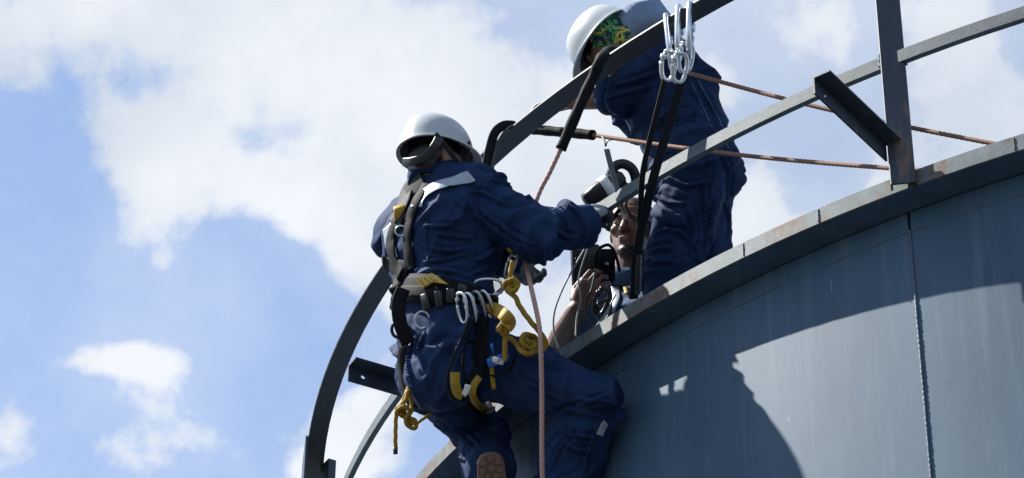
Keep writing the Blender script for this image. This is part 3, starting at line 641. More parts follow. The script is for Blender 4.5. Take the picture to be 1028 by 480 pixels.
# boots
def boot(parent, ankle, heel_dir, toe_dir, sole_n, s=1.):
    """ankle; toe_dir along the foot; sole_n out of the sole"""
    t = unit(toe_dir); n_ = unit(sole_n-t*np.dot(sole_n, t)); l = np.cross(n_, t); t, n_, l = t*s, n_*s, l*s
    g = G(); A = np.asarray(ankle)
    g.capsule(A-n_*.10, A+n_*.02, .052, .055); 
    rings = []
    for x, hw, h in ((-.075, .030, .05), (-.05, .041, .075), (0, .043, .10), (.05, .043, .085), (.10, .050, .062), (.15, .050, .05), (.185, .036, .036)):
        rings.append(ering(A+t*x+n_*(.075-h/2), l, n_, hw, h/2, 20, 2.6))
    g.loft(rings); o = obj('boot', voxel(g, .006, 3), M_boot, parent)
    g = G(); rings = []; out = []
    prof = [(-.088, .012), (-.080, .030), (-.06, .041), (-.02, .043), (.03, .041), (.08, .049), (.13, .053), (.165, .046), (.19, .028), (.198, .010)]
    loop = [(x, w) for x, w in prof]+[(x, -w) for x, w in reversed(prof)]
    for z in (.070, .078, .092, .096):
        k = .96 if z in (.096,) else 1; rings.append([A+t*x*k+l*y*k+n_*z for x, y in loop])
    g.loft(rings); so_ = obj('sole', g, M_sole, o, True, autos=40)
    c0 = A-t*.045+n_*.096                              # tread: a round lug in a ring of wedge lugs on the heel, bars further on
    g = G(); g.tube([c0, c0+n_*.005], [.0125, .0115], 16); obj('lug', g, M_sole, so_, True, autos=40)
    for k in range(7):
        q0 = 2*math.pi*k/7; g = G(); arc = np.linspace(q0+.12, q0+.78, 5)
        base = [(.019, a_) for a_ in arc]+[(.036, a_) for a_ in arc[::-1]]
        g.loft([[c0+(t*math.cos(a_)+l*math.sin(a_))*rr*sc_+n_*z for rr, a_ in base] for z, sc_ in ((-.001, 1), (.005, .985))]); obj('lug', g, M_sole, so_, False)
    for x in np.arange(.02, .18, .026):
        for sgn in (-1, 1):
            g = G(); cc = A+t*(x-.02)+l*sgn*.021+n_*.098; g.box(cc, t*.009, l*.016, n_*.003); obj('lug', g, M_sole, so_, False)
    return o
boot(p1, W(493, 478, 10.62), None, cb(.08, -.98, .12), cb(.05, -.12, -1), 1.17)
boot(p1, W(556, 540, 10.50), None, unit(V3(.7, .55, -.5)), unit(V3(.3, .4, -.85)))
# harness
har = obj('harness', (lambda g: (strap_on(g, bv1, [(430, 186), (420, 202), (413, 222), (411, 246), (414, 272)], .050, .006, .004, 10), g)[1])(G()), M_black, p1)
har['label'] = 'black full body harness with yellow tabs'
for path, w, m in (([(426, 180), (413, 194), (404, 210), (398, 226)], .115, M_grey_pad), ([(400, 222), (394, 240), (396, 258), (404, 276)], .052, M_black),
                   ([(387, 262), (398, 268), (412, 271)], .06, M_black), ([(404, 270), (400, 284), (398, 298)], .06, M_black)):
    g = G(); strap_on(g, bv1, path, w, .006, .004, 10); obj('shoulder_strap', g, m, har)
# waist belt: padded ring round the body, leaning with the hips
def belt_ring(c, a, b_, h, th, mat, name, up, parent=har):
    up = unit(up); r = unit(R1-up*np.dot(R1, up)); f = np.cross(up, r); g = G(); rings = []
    for z, o_ in ((-h/2, 0), (-h/2, th*.7), (-h*.3, th), (h*.3, th), (h/2, th*.7), (h/2, 0)):
        rings.append([p+up*z for p in ering(c, r, f, a+o_, b_+o_, 48, 2.5)])
    g.loft(rings, False, 0, True); return obj(name, g, mat, parent)
bup = unit(W(449, 280, 10.80)-W(441, 330, 10.73))+R1*.22
belt_ring(V(446, 303, 10.535), .192, .157, .105, .014, M_black, 'waist_belt', bup)
belt_ring(V(446, 307, 10.53), .204, .169, .045, .006, M_black, 'belt_webbing', bup)
bvh1 = bvh_of(cov1, *[o for o in har.children if o.name.startswith(('waist', 'belt'))])
g = G()
pq = on(bvh1, 431, 283, .014); pd = float(np.dot(pq[0]-CAM, AD)); pn_ = unit(pq[1]); PT = []
for x, y in ((416, 281), (433, 274), (449, 285), (434, 283), (424, 289)):
    d_ = pix_dir(x, y); PT.append(CAM+d_*np.dot(pq[0]-CAM, pn_)/np.dot(d_, pn_))
g.loft([PT, [q-pn_*.012 for q in PT]]); obj('yellow_patch', g, M_yellow, har, False)
for (x, y) in ((422, 282), (427, 280), (432, 279), (437, 281), (425, 285), (431, 283)):
    d_ = pix_dir(x, y); q = CAM+d_*np.dot(pq[0]-CAM, pn_)/np.dot(d_, pn_); g = G(); g.box(q, AR*.0028, AU*.0022, pn_*.0015); obj('stitch', g, M_green, har, False)
for x0, y0, w_, h_ in ((428, 303, .03, .06), (441, 300, .028, .06), (452, 297, .03, .055), (463, 292, .035, .05)):    # belt loops and buckles
    q = on(bvh1, x0, y0, .006)
    if q: g = G(); n_ = q[1]; x_ = unit(np.cross(V3(0, 0, 1), n_)); g.box(q[0], x_*w_/2, np.cross(n_, x_)*h_/2, n_*.006, 0, .004); obj('belt_loop', g, M_plastic, har)
def ring_wire(g, c, ax, ay, r, closed=True, q0=0, q1=2*math.pi, n=28, rt=.0035):
    pts = [c+ax*math.cos(q)+ay*math.sin(q) for q in np.linspace(q0, q1, n, endpoint=not closed)]; g.tube(pts, rt, 8, not closed, closed); return g
for (x, y, d, rx, ry, m, rt) in ((405, 232, 10.33, .020, .018, M_alu, .0035), (426, 322, 10.27, .026, .030, M_alu, .0035), (402, 331, 10.35, .022, .028, M_plastic, .006), (412, 338, 10.33, .016, .035, M_plastic, .005)):
    q = on(bvh1, x, y, .010); c = q[0] if q else W(x, y, d)
    g = G(); ring_wire(g, c, AR*rx, AU*ry, rt, rt=rt); obj('harness_ring', g, m, har)
q = on(bv1, 404, 216, .012); c = q[0]
g = G(); g.ribbon([c+AU*.024-AR*.004, c+AU*.012-AD*.012, c-AD*.014-AU*.004, c-AU*.02], [-AD+AU*.3]*4, .040, .008); obj('yellow_tab', g, M_yellow, har)
g = G(); g.box(c-AU*.030-AD*.004+AR*.004, AR*.024, AU*.009, AD*.004, 0, .003); obj('buckle', g, M_plastic, har)
g = G(); g.box(c-AU*.046+AD*.002+AR*.008, AR*.020, AU*.014, AD*.004, 0, .003); obj('buckle', g, M_plastic, har)
# leg loops
for path in ([(407, 348), (404, 365), (406, 388), (416, 408)],):
    g = G(); strap_on(g, bv1, path, .045, .006, .003); obj('leg_loop', g, M_black, har)
g = G(); pth = crom([V(405, 290, 10.40), V(400, 305, 10.38), V(402, 325, 10.36), V(410, 345, 10.36)], 6); g.ribbon(pth, [-AD]*len(pth), .05, .006); obj('hip_pad', g, M_black, har)

# ---- the person standing behind the rail
F2 = unit(V3(-.90, -.42, 0)); R2 = V3(F2[1], -F2[0], 0); L2 = -R2
K = dict(pel=W(694, 172, 11.28), wai=W(688, 138, 11.38), che=W(671, 98, 11.48), sho=W(658, 72, 11.53), neck=W(646, 54, 11.54),
         ls=W(672, 62, 11.40), le=W(624, 95, 11.44), lw=W(572, 103, 11.58), rs=W(645, 86, 11.66), re=W(632, 112, 11.76), rw=W(655, 145, 11.74),
         lh=W(701, 170, 11.20), rh=W(704, 186, 11.36))
def at_z(px, py, z): d = pix_dir(px, py); return CAM+d*((z-CAM[2])/d[2])
K['la'] = at_z(676, 366, ROOF+.09); K['ra'] = at_z(722, 362, ROOF+.09)
K['lk'] = .5*K['lh']+.5*K['la']+F2*.05; K['rk'] = .5*K['rh']+.5*K['ra']+F2*.03
p2 = thing('person', (K['la']+K['ra'])/2-V3(0, 0, .09), 'person in blue coverall standing behind the rail, head bowed over a green bandana', 'person')
g = G()
torso(g, [(K['pel']-V3(0, 0, .09), .15, .12), (K['pel'], .18, .155), (W(692, 155, 11.33), .172, .15), (K['wai'], .165, .138), (W(680, 118, 11.44), .182, .142), (K['che'], .20, .148), (W(663, 82, 11.51), .19, .135), (K['sho'], .16, .11), (K['neck'], .075, .075)], R2, F2)
g.ell(K['pel']-F2*.06-V3(0, 0, .02), R2*.16, F2*.12, V3(0, 0, .13))
limb(g, [(K['sho']+L2*.08, .09), (K['ls'], .10), (K['le'], .072), (.8*K['le']+.2*K['lw'], .066)])
limb(g, [(K['sho']-L2*.08, .09), (K['rs'], .10), (K['re'], .075), (.4*K['re']+.6*K['rw'], .06)])
limb(g, [(K['lh'], .128), (K['lk'], .104), (K['la']+V3(0, 0, .04), .10)]); limb(g, [(K['rh'], .122), (K['rk'], .098), (K['ra']+V3(0, 0, .04), .10)])
me = voxel(g, .0055, 6)
me = wrinkle(me, [(K['pel'], K['wai'], .9, 18, .4), (K['wai'], K['che'], 1.1, 15, .6), (K['che'], K['neck'], .6, 14, -.5), (K['ls'], K['le'], 1.2, 18, .5), (K['le'], K['lw'], 1, 20, .2), (K['rs'], K['re'], 1, 18, .4), (K['re'], K['rw'], 1, 20, .2),
     (K['lh'], K['lk'], 1.1, 13, .8), (K['lk'], K['la'], 1.3, 16, .5), (K['rh'], K['rk'], 1.0, 13, -.7), (K['rk'], K['ra'], 1.2, 16, .5)], .021, 8.7, .003)
me = fold_lines(me, [[(693, 89), (706, 104), (716, 118)], [(702, 84), (714, 105), (722, 128)], [(678, 124), (690, 120), (700, 121)], [(707, 147), (712, 165), (707, 195)], [(722, 150), (732, 171), (730, 200)], [(707, 185), (709, 221), (709, 255)], [(720, 195), (713, 228), (711, 252)], [(656, 236), (672, 230), (690, 238)],
     [(650, 254), (664, 249), (678, 250)], [(677, 226), (690, 238), (700, 250)], [(604, 88), (632, 82), (662, 72)], [(608, 99), (636, 91), (664, 83)], [(652, 105), (662, 122), (666, 140)], [(644, 112), (652, 130), (655, 150)], [(660, 150), (680, 154), (700, 148)], [(655, 195), (670, 203), (690, 204)], [(648, 270), (660, 262), (680, 264)],
     [(690, 205), (697, 228), (694, 255)], [(670, 180), (690, 186), (712, 182)], [(728, 205), (733, 225), (728, 245)]], .0115, .0072)
cov2 = obj('coverall', me, M_navy2, p2); bv2 = bvh_of(cov2)
HU2 = cb(-.66, .50, .56); HF2 = cb(-.60, -.78, .0); rc2 = W(609, 43, 11.50)
hc2 = rc2-unit(HU2)*.012
b = G(); head(b, hc2, HF2, HU2); b.capsule(hc2-unit(HU2)*.05, K['neck'], .055, .062)
torso(b, [(K['pel'], .15, .10), (K['wai'], .14, .10), (K['che'], .16, .11), (K['sho'], .13, .08), (K['neck'], .06, .06)], R2, F2)
limb(b, [(K['sho'], .06), (K['ls'], .055), (K['le'], .045), (.5*K['le']+.5*K['lw'], .043), (K['lw'], .029)]); limb(b, [(K['sho'], .06), (K['rs'], .055), (K['re'], .042), (K['rw'], .03)])
for a_, b_, c_ in (('lh', 'lk', 'la'), ('rh', 'rk', 'ra')): limb(b, [(K['pel'], .09), (K[a_], .085), (K[b_], .055), (K[c_], .04)])
hand(b, K['lw'], unit(K['lw']-K['le']), V3(0, 0, -1), cb(0, .3, -1), [(.4, .6, .4)]*4, ((.7, .6, .4), (.8, .2, .5), (.8, 0, .5)))
hand(b, K['rw'], unit(K['rw']-K['re']), V3(0, .3, -1), cb(0, .3, -1), [(.5, .7, .5)]*4, ((.7, .6, .4), (.8, .2, .5), (.8, 0, .5)))
obj('body', voxel(b, .0048, 3), M_skin2, p2)
hRr2 = np.cross(unit(HF2), unit(HU2))
g = G(); g.ell(hc2-unit(HF2)*.022+unit(HU2)*.022, hRr2*.094, unit(HF2)*.098, unit(HU2)*.095, 26, 14); g.ell(hc2-unit(HF2)*.055-unit(HU2)*.045, hRr2*.066, unit(HF2)*.055, unit(HU2)*.07, 22, 12)
me = voxel(g, .006, 3); wrinkle(me, [(hc2, hc2+unit(HF2)*.1, 1, 30, .3)], .004, 1.3, .001); obj('bandana', me, M_band, p2)
hel2, *_ = helmet(p2, rc2, HF2, HU2, Lf=.148, Lb=.140, Wd=.114, Hh=.15, peak=.03)
collar(cov2, K['neck']+AU*.055+AR*.0, unit(V3(-.45, -.25, .85)), F2, .135, .135, .10, M_pale)
cuff(cov2, K['le'], .78*K['le']+.22*K['lw'], .072, .05, M_navy2)
for fpath, w in (([(671, 111), (684, 116), (697, 116)], .05), ([(657, 211), (672, 220), (688, 221)], .045)):
    g = G(); strap_on(g, bv2, fpath, w, .009, .003); obj('pocket_flap', g, M_navy2, cov2)
for pth in ([(701, 82), (714, 105), (724, 125), (731, 150)], [(694, 84), (706, 108), (714, 128)]):
    g = G(); strap_on(g, bv2, pth, .006, .002, .001); obj('seam', g, M_navy3, cov2)
for A in (K['la'], K['ra']): boot(p2, A, None, F2, V3(0, 0, -1))

# ---- the person crouching on the roof
F3 = unit(V3(-.42, -.9, 0)); R3 = V3(F3[1], -F3[0], 0)
Q = dict(pel=W(640, 392, 11.25), wai=W(636, 360, 11.3), che=W(630, 328, 11.40), sho=W(630, 302, 11.46), neck=W(631, 288, 11.48),
         rs=W(602, 312, 11.40), re=W(559, 352, 11.28), rw=W(579, 311, 11.14), ls=W(668, 296, 11.46), le=W(688, 262, 11.48), lw=W(647, 226, 11.34))
p3 = thing('person', V3(Q['pel'][0], Q['pel'][1], ROOF), 'person with bare forearms crouching behind the rim, face half hidden by the legs', 'person')
Q['pel'][2] = max(Q['pel'][2], ROOF+.13)
g = G()
torso(g, [(Q['pel']-V3(0, 0, .07), .14, .11), (Q['pel'], .18, .14), (Q['wai'], .175, .14), (Q['che'], .19, .145), (W(630, 314, 11.44), .18, .125), (Q['sho'], .14, .10), (Q['neck'], .07, .07)], R3, F3)
limb(g, [(Q['sho']-R3*-.07, .08), (Q['rs'], .082), (.5*Q['rs']+.5*Q['re'], .07), (.25*Q['rs']+.75*Q['re'], .066)]); limb(g, [(Q['sho']+R3*-.07, .08), (Q['ls'], .085), (Q['le'], .065), (.6*Q['le']+.4*Q['lw'], .055)])
kn = [Q['pel']+V3(-.28, .22, -.02), Q['pel']+V3(.30, .25, -.02)]; an = [Q['pel']+V3(-.05, .38, -.06), Q['pel']+V3(.10, .42, -.06)]
for s_, k_, a_ in ((-1, kn[0], an[0]), (1, kn[1], an[1])): limb(g, [(Q['pel']+V3(.08*s_, .03, 0), .11), (k_, .085), (a_, .065)])
me = voxel(g, .007, 5); me = wrinkle(me, [(Q['pel'], Q['che'], 1, 16, .5), (Q['che'], Q['neck'], 1, 16, -.4), (Q['rs'], Q['re'], 1.1, 22, .3), (Q['ls'], Q['le'], 1, 20, .3), (Q['le'], Q['lw'], 1, 20, .3)], .018, 5.2, .003)
cov3 = obj('coverall', me, M_navy3, p3); bv3 = bvh_of(cov3)
HF3 = unit(V3(-.30, -.93, -.22)); HU3 = V3(.05, -.12, 1); hc3 = W(634, 232, 11.50)
b = G(); PH = head(b, hc3, HF3, HU3, 1.10); b.capsule(hc3-V3(0, 0, .06)-HF3*.02, Q['neck']-V3(0, 0, .03), .058, .065)
torso(b, [(Q['pel'], .14, .10), (Q['wai'], .14, .10), (Q['che'], .15, .10), (Q['sho'], .12, .08), (Q['neck'], .06, .06)], R3, F3)
limb(b, [(Q['sho'], .055), (Q['rs'], .052), (Q['re'], .050), (.6*Q['re']+.4*Q['rw'], .054), (Q['rw'], .037)]); limb(b, [(Q['sho'], .055), (Q['ls'], .052), (Q['le'], .042), (Q['lw'], .029)])
for s_, k_, a_ in ((-1, kn[0], an[0]), (1, kn[1], an[1])): limb(b, [(Q['pel']+V3(.08*s_, .03, 0), .08), (k_, .055), (a_, .04)]); b.capsule(a_, a_+V3(.05*s_, .14, -.02), .04, .03)
hand(b, Q['rw'], unit(W(598, 276, 11.12)-Q['rw']), cb(.5, .15, .85), cb(-.6, .4, .3), [(.7, .8, .5), (.65, .8, .5), (.6, .75, .5), (.6, .7, .5)], ((.7, .5, .5), (.8, .1, .6), (.7, -.1, .7)), 0., 1.15)
hand(b, Q['lw'], unit(W(612, 206, 11.26)-Q['lw']), cb(-.1, .9, -.2), cb(-.2, -.2, -.9), [(.5, .8, .6)]*4, ((.6, .6, .6), (.6, .2, .8), (.6, -.1, .8)))
me = voxel(b, .0042, 2)
hF3u = unit(HF3); hU3u = unit(HU3-hF3u*np.dot(HU3, hF3u)); hR3 = np.cross(hF3u, hU3u)
def face_mat(c):
    d = c-hc3
    if np.linalg.norm(d) > .17: return 0
    f, r, u = d@hF3u/1.1, d@hR3/1.1, d@hU3u/1.1
    if f > .086 and abs(r) < .022 and -.078 < u < -.053: return 1
    if f > .05 and u < -.086 and abs(r) < .05 and noise.noise(Vector(c*180)) > -.1: return 2
    return 0
mi = assign(me, face_mat, None); bo = obj('body', me, [M_skin2, M_lip, M_hair], p3); bo.data.polygons.foreach_set('material_index', mi)
for e in (-1, 1):
    g = G(); g.ell(PH(.0855, e*.031, -.002), hR3*.0140, hF3u*.0085, hU3u*.0042, 14, 8); eo = obj('eye', g, M_eye, p3)
    g = G(); g.ell(PH(.0930, e*.031, -.002), hR3*.0062, hF3u*.003, hU3u*.0045, 12, 6); obj('iris', g, M_iris, eo)
    g = G(); g.capsule(PH(.0995, e*.016, .020), PH(.092, e*.046, .022), .004, .003, 8); obj('eyebrow', g, M_hair, p3)
g = G(); g.ell(hc3-hF3u*.022+hU3u*.055, hR3*.090, hF3u*.106, hU3u*.085, 26, 14); g.ell(hc3-hF3u*.05, hR3*.086, hF3u*.07, hU3u*.07, 22, 12); obj('hair', voxel(g, .006, 2), M_hair, p3)
collar(cov3, Q['neck']+V3(0, 0, -.02), V3(-.05, -.15, 1), F3, .10, .10, .06, M_navy3)
for path, m in (([(617, 290), (620, 300), (616, 312), (606, 326)], M_refl), ([(627, 288), (630, 297)], M_yellow)):
    g = G(); strap_on(g, bv3, path, .03 if m is M_refl else .014, .004, .004); obj('harness_strap', g, m, p3)

# ------------------------------------------------------------------ ropes, slings and gear
def depth_of(P): return float(np.dot(np.asarray(P)-CAM, AD))
def ropeobj(name, pts, r, mat, label, cat, group=None, k=6, n=8):
    return tag(obj(name, laid(crom(pts, k), r), mat), label, cat, group)
# working rope with its black protector sleeve, slung over the top rail
sl1 = [W(622, 52, 11.28), W(611, 52, 11.20), W(603, 60, 11.06), W(596, 76, 11.05), W(580, 111, 11.02), W(563, 150, 11.00)]
g = G(); cv = crom(sl1, 7); g.tube(cv, [.021*(1+.06*math.sin(i*1.1)) for i in range(len(cv))], 12)
tag(obj('rope_protector', g, M_black), 'black rope sleeve slanting down from the top rail above the glove', 'rope sleeve', 'rope sleeves')
wr = [W(565, 145, 11.00), W(552, 173, 10.98), W(540, 197, 10.95), W(524, 246, 10.88), W(527, 262, 10.80), W(534, 292, 10.55), W(541, 325, 10.40), W(543, 350, 10.34), W(544, 400, 10.31), W(544, 450, 10.29), W(545, 500, 10.27), W(545, 560, 10.25)]
_e = wr[-1]; wr += [V3(_e[0], _e[1], 4.), V3(_e[0]+.02, _e[1], 2.), V3(_e[0], _e[1], .012), V3(_e[0]-.25, _e[1]-.2, .012), V3(_e[0]-.5, _e[1]+.1, .012)]
ropeobj('rope', wr, .0085, M_prope, 'pink rope hanging straight down past the hanging climber', 'rope', 'ropes')
# second rope, level, running behind the rail to the right
a2, b2 = W(594, 135.5, 11.42), at_z(940, 172, ROOF+.012)
dr = (a2-b2); 
g = G(); s2 = a2+unit(dr)*.02; e2 = W(534, 130, 11.62); cv = crom([e2, .5*e2+.5*a2, a2-unit(dr)*.01], 8); g.tube(cv, [.0195*(1+.05*math.sin(i*1.7)) for i in range(len(cv))], 12)
tag(obj('rope_protector', g, M_black), 'black rope sleeve lying level behind the top rail', 'rope sleeve', 'rope sleeves')
mid2 = [a2*(1-t)+b2*t-V3(0, 0, .02*math.sin(math.pi*t)) for t in np.linspace(0, 1, 24)]
g = laid([e2]+mid2, .0078); tag(obj('rope', g, M_brope), 'lower brown rope stretched level from the black sleeve to the post', 'rope', 'ropes')
g = G(); kp = W(609, 143, 11.3); g.tube(crom([W(604, 137, 11.36), W(607, 141, 11.33), W(608, 147, 11.32), W(611, 141, 11.32), W(622, 140, 11.30)], 5), .0025, 6); tag(obj('cord', g, M_cable), 'thin black cord knotted on the lower brown rope', 'cord')
# third rope, from the hooks on the top rail down to the right
a3, b3 = W(690, 73, 10.92), at_z(1012, 147, ROOF+.012)
g = laid([a3*(1-t)+b3*t-V3(0, 0, .02*math.sin(math.pi*t)) for t in np.linspace(0, 1, 24)], .0078)
tag(obj('rope', g, M_brope), 'upper brown rope running from the silver hooks down to the right', 'rope', 'ropes')
# carabiners
for k_, (path, w_, lab) in enumerate((([(616, 204, 10.98), (609, 216, 10.99), (603, 228, 11.0)], .022, 'upper short black strap end beside the face, below the glove'), ([(622, 210, 11.05), (614, 222, 11.06), (610, 232, 11.06)], .016, 'lower short black strap end beside the face, below the glove'))):
    pts = crom([W(*q) for q in path], 5); g = G(); g.ribbon(pts, [-AD+AR*.3]*len(pts), w_, .006); tag(obj('strap_end', g, M_black), lab, 'strap', 'strap ends beside the face')
def carabiner(c, lx, wx, L, Wd, r, label, group, mat=M_alu, sleeve=True, name='carabiner'):
    lx, wx = unit(lx), unit(np.asarray(wx)-unit(lx)*np.dot(wx, unit(lx))); c = np.asarray(c)
    t = thing(name, tuple(c), label, 'carabiner', group)
    pts = []
    for q in np.linspace(math.radians(118), math.radians(118-306), 40):
        e = abs(math.cos(q))**.75*math.copysign(1, math.cos(q)), abs(math.sin(q))**.75*math.copysign(1, math.sin(q))
        tap = 1+.16*e[1]; pts.append(c+wx*e[0]*Wd/2*tap+lx*e[1]*L/2)
    g = G(); g.tube(pts, [r*(1.15 if i in (0, 39) else 1) for i in range(40)], 8); obj('hook_body', g, mat, t)
    g = G(); a, b_ = pts[-1], pts[0]; g.tube([a, a*.6+b_*.4, a*.2+b_*.8, b_], [r*.75]*4, 8); gt = obj('gate', g, mat, t)
    if sleeve: g = G(); g.tube([a*.72+b_*.28, a*.68+b_*.32, a*.32+b_*.68, a*.28+b_*.72], [r*1.2, r*1.45, r*1.45, r*1.2], 12); obj('locking_sleeve', g, mat, gt)
    return t
def srf(px, py, lift=.02, dflt=10.45):
    q = on(bvh1, px, py, 0); return W(px, py, (depth_of(q[0]) if q else dflt)-lift)
cg = 'carabiners on the hip of the harness'
for (x, y, a, m, lab) in ((464, 309, (-.15, 1, 0), M_alu, 'leftmost of the silver carabiners clustered under the belt'), (472, 309, (-.28, 1, 0), M_alu, 'second silver carabiner from the left under the belt'),
                          (481, 307, (-.35, 1, 0), M_steel, 'darker steel carabiner, third from the left under the belt'), (489, 306, (-.45, 1, 0), M_alu, 'rightmost silver carabiner under the belt by the yellow loop')):
    c = srf(x, y, .045); carabiner(c, AR*a[0]+AU*a[1], AR*.62+AD*-.75, .105, .052, .0056, lab, cg, m)
carabiner(srf(490, 288, .055), AR*1+AU*-.1, AU*1-AD*.3, .10, .058, .0056, 'large silver carabiner hooked sideways on the right end of the belt', cg)
# hooks over the top rail
def az_at(px, r, z):
    A = np.linspace(-179, -100, 4000); P = np.array([cyl(r, a, z) for a in A])-CAM; X = 514+FPX*(P@AR)/(P@AD); return A[np.argmin(abs(X-px))]
hg = 'steel hooks over the top rail'
for px, dz, lab in ((671, 0, 'left one of the silver hooks clipped over the top rail'), (681, .012, 'middle silver hook clipped over the top rail'), (692, -.005, 'right one of the silver hooks clipped over the top rail')):
    az = az_at(px, R+.083, TOPZ); n_, t_ = frame_at(az); c = cyl(R+.083, az, TOPZ-.068+dz)
    carabiner(c+t_*.0, V3(0, 0, 1)+t_*.18*(-1 if px < 680 else 1)*.4, n_+t_*.75, .205, .135, .0105, lab, hg, M_alu)
    # a smaller lower link under each hook
for px, py, d, lab in ((671, 66, 10.80, 'small silver link below the left rail hook'), (682, 68, 10.78, 'small silver link below the middle rail hook'), (688, 58, 10.86, 'small silver link beside the right rail hook')):
    carabiner(W(px, py, d), AU+AR*.1, AR*.9+AD*.4, 0.105, .056, .0085, lab, 'links under the rail hooks', M_alu)
# webbing slings from the hooks, laid over the middle rail
def webbing(path, w, th, mat, label, cat, group=None, nrm=None, name='webbing_sling', k=6):
    pts = crom([W(*q) for q in path], k); g = G(); g.ribbon(pts, [(-AD if nrm is None else nrm)]*len(pts), w, th); return tag(obj(name, g, mat), label, cat, group)
webbing([(668, 78, 10.80), (660, 110, 10.74), (650, 150, 10.68), (645, 175, 10.64), (643, 205, 10.64), (641, 240, 10.68), (641, 290, 10.74)], .024, .004, M_black, 'left black webbing strap hanging from the rail hooks', 'strap', 'straps from the rail hooks', -AD+AR*.6)
webbing([(685, 80, 10.80), (676, 110, 10.74), (664, 150, 10.67), (655, 182, 10.62), (648, 212, 10.64), (641, 244, 10.675), (636, 300, 10.74)], .034, .004, M_black, 'right wider black webbing strap hanging from the rail hooks', 'strap', 'straps from the rail hooks', -AD+AR*.35)
g = G(); g.tube([W(640, 250, 10.70), W(640, 256, 10.70), W(639, 290, 10.735), W(639, 296, 10.735)], [.011, .017, .017, .011], 10); tag(obj('shock_pack', g, M_plastic), 'slim black shock absorber pack at the foot of the hanging straps', 'strap pack')
webbing([(516, 126, 11.52), (506, 126, 11.44), (497, 133, 11.38), (492, 148, 11.34), (488, 168, 11.28), (487, 194, 11.2)], .036, .006, M_black, 'black webbing loop over the top rail behind the climber shoulder', 'strap', None, -AD+AR*.2)
webbing([(518, 124, 11.55), (509, 130, 11.43), (501, 142, 11.36), (495, 165, 11.28), (493, 190, 11.2)], .012, .005, M_cable, 'thin black cord beside the webbing loop behind the shoulder', 'cord', None, -AD)
# slings hanging from the hip
def hang(path, lift=.022, sink=None): return [srf(x, y, lift+(0 if len(r) == 0 else r[0])) for x, y, *r in path]
def hang_web(name, path, w, th, mat, label, cat, group=None, lift=.022, n=None):
    pts = crom(hang(path, lift), 6)
    for _ in range(4): pts = [pts[0]]+[.25*pts[i-1]+.5*pts[i]+.25*pts[i+1] for i in range(1, len(pts)-1)]+[pts[-1]]
    g = G(); g.ribbon(pts, [n if n is not None else -AD]*len(pts), w, th); return tag(obj(name, g, mat), label, cat, group)
lg = 'slings hanging from the hip carabiners'
edge = -AD*.45+AR*.9
hang_web('gear_sling', [(472, 318), (461, 345), (450, 372), (449, 388), (455, 400), (468, 410), (486, 414), (496, 410)], .016, .004, M_grey_pad, 'outermost grey-edged sling loop hanging low from the hip carabiners', 'sling', lg, .030, edge)
hang_web('gear_sling', [(476, 320), (467, 345), (464, 368), (468, 385), (472, 396), (464, 402), (454, 396)], .014, .004, M_black, 'narrow black sling loop inside the outermost hip sling', 'sling', lg, .034, edge)
hang_web('gear_sling', [(484, 318), (484, 340), (482, 362), (478, 378), (474, 392), (480, 408), (489, 412)], .046, .004, M_black, 'wide black webbing hanging from the hip carabiners', 'sling', lg, .026)
hang_web('gear_sling', [(488, 320), (480, 338), (478, 358), (484, 372), (500, 378), (513, 368), (517, 350), (510, 335)], .014, .004, M_black, 'black sling looped around the blue device on the thigh', 'sling', lg, .034, edge)
hang_web('sling_tab', [(457, 374), (457, 384), (459, 394), (464, 397)], .034, .006, M_yellow, 'flat yellow tab on the outermost hip sling', 'sling tab', None, .050)
hang_web('sling_tab', [(470, 386), (468, 393), (465, 396)], .022, .006, M_white, 'small white tab beside the flat yellow tab', 'sling tab', None, .052)
hang_web('sling_tab', [(481, 379), (475, 388), (475, 399), (482, 408), (490, 412)], .026, .006, M_yellow, 'curled yellow tab at the foot of the wide black webbing', 'sling tab', None, .050)
hang_web('sling_tab', [(489, 403), (493, 410), (491, 414)], .014, .006, M_white, 'tiny white tab at the tip of the curled yellow tab', 'sling tab', None, .054)
hang_web('sling_tab', [(494, 358), (494, 375), (496, 390)], .016, .005, M_yellow, 'narrow yellow strap end below the blue device', 'sling tab', None, .032)
hang_web('yellow_webbing', [(490, 312), (496, 310), (505, 315), (512, 323), (508, 329)], .046, .007, M_yellow, 'broad yellow webbing loop beside the hip carabiners', 'webbing', None, .055)
# blue device on the thigh
c = srf(499, 362, .05); dv = thing('descender', tuple(c), 'blue and silver rope descender hanging on the thigh', 'descender')
g = G(); g.box(c, unit(AR+AU*.35)*.036, unit(AU-AR*.35)*.017, AD*.004, 0, .003); obj('side_plate', g, M_blue, dv)
g = G(); g.box(c-AD*.012+AR*.004, unit(AR-AU*.3)*.022, unit(AU+AR*.3)*.012, AD*.004, 0, .003); obj('cam_plate', g, M_alu, dv)
g = G(); g.tube([c+AR*.012-AU*.004, c+AR*.045+AU*.02], [.007, .006], 8); obj('lever', g, M_blue, dv)
g = G(); g.tube([c-AR*.01+AU*.02-AD*.003, c-AR*.02+AU*.06-AD*.003], [.006, .006], 8); obj('lever', g, M_blue, dv)
g = G(); g.tube([c-AD*.02, c+AD*.004], [.006, .006], 10); obj('bolt', g, M_alu, dv)
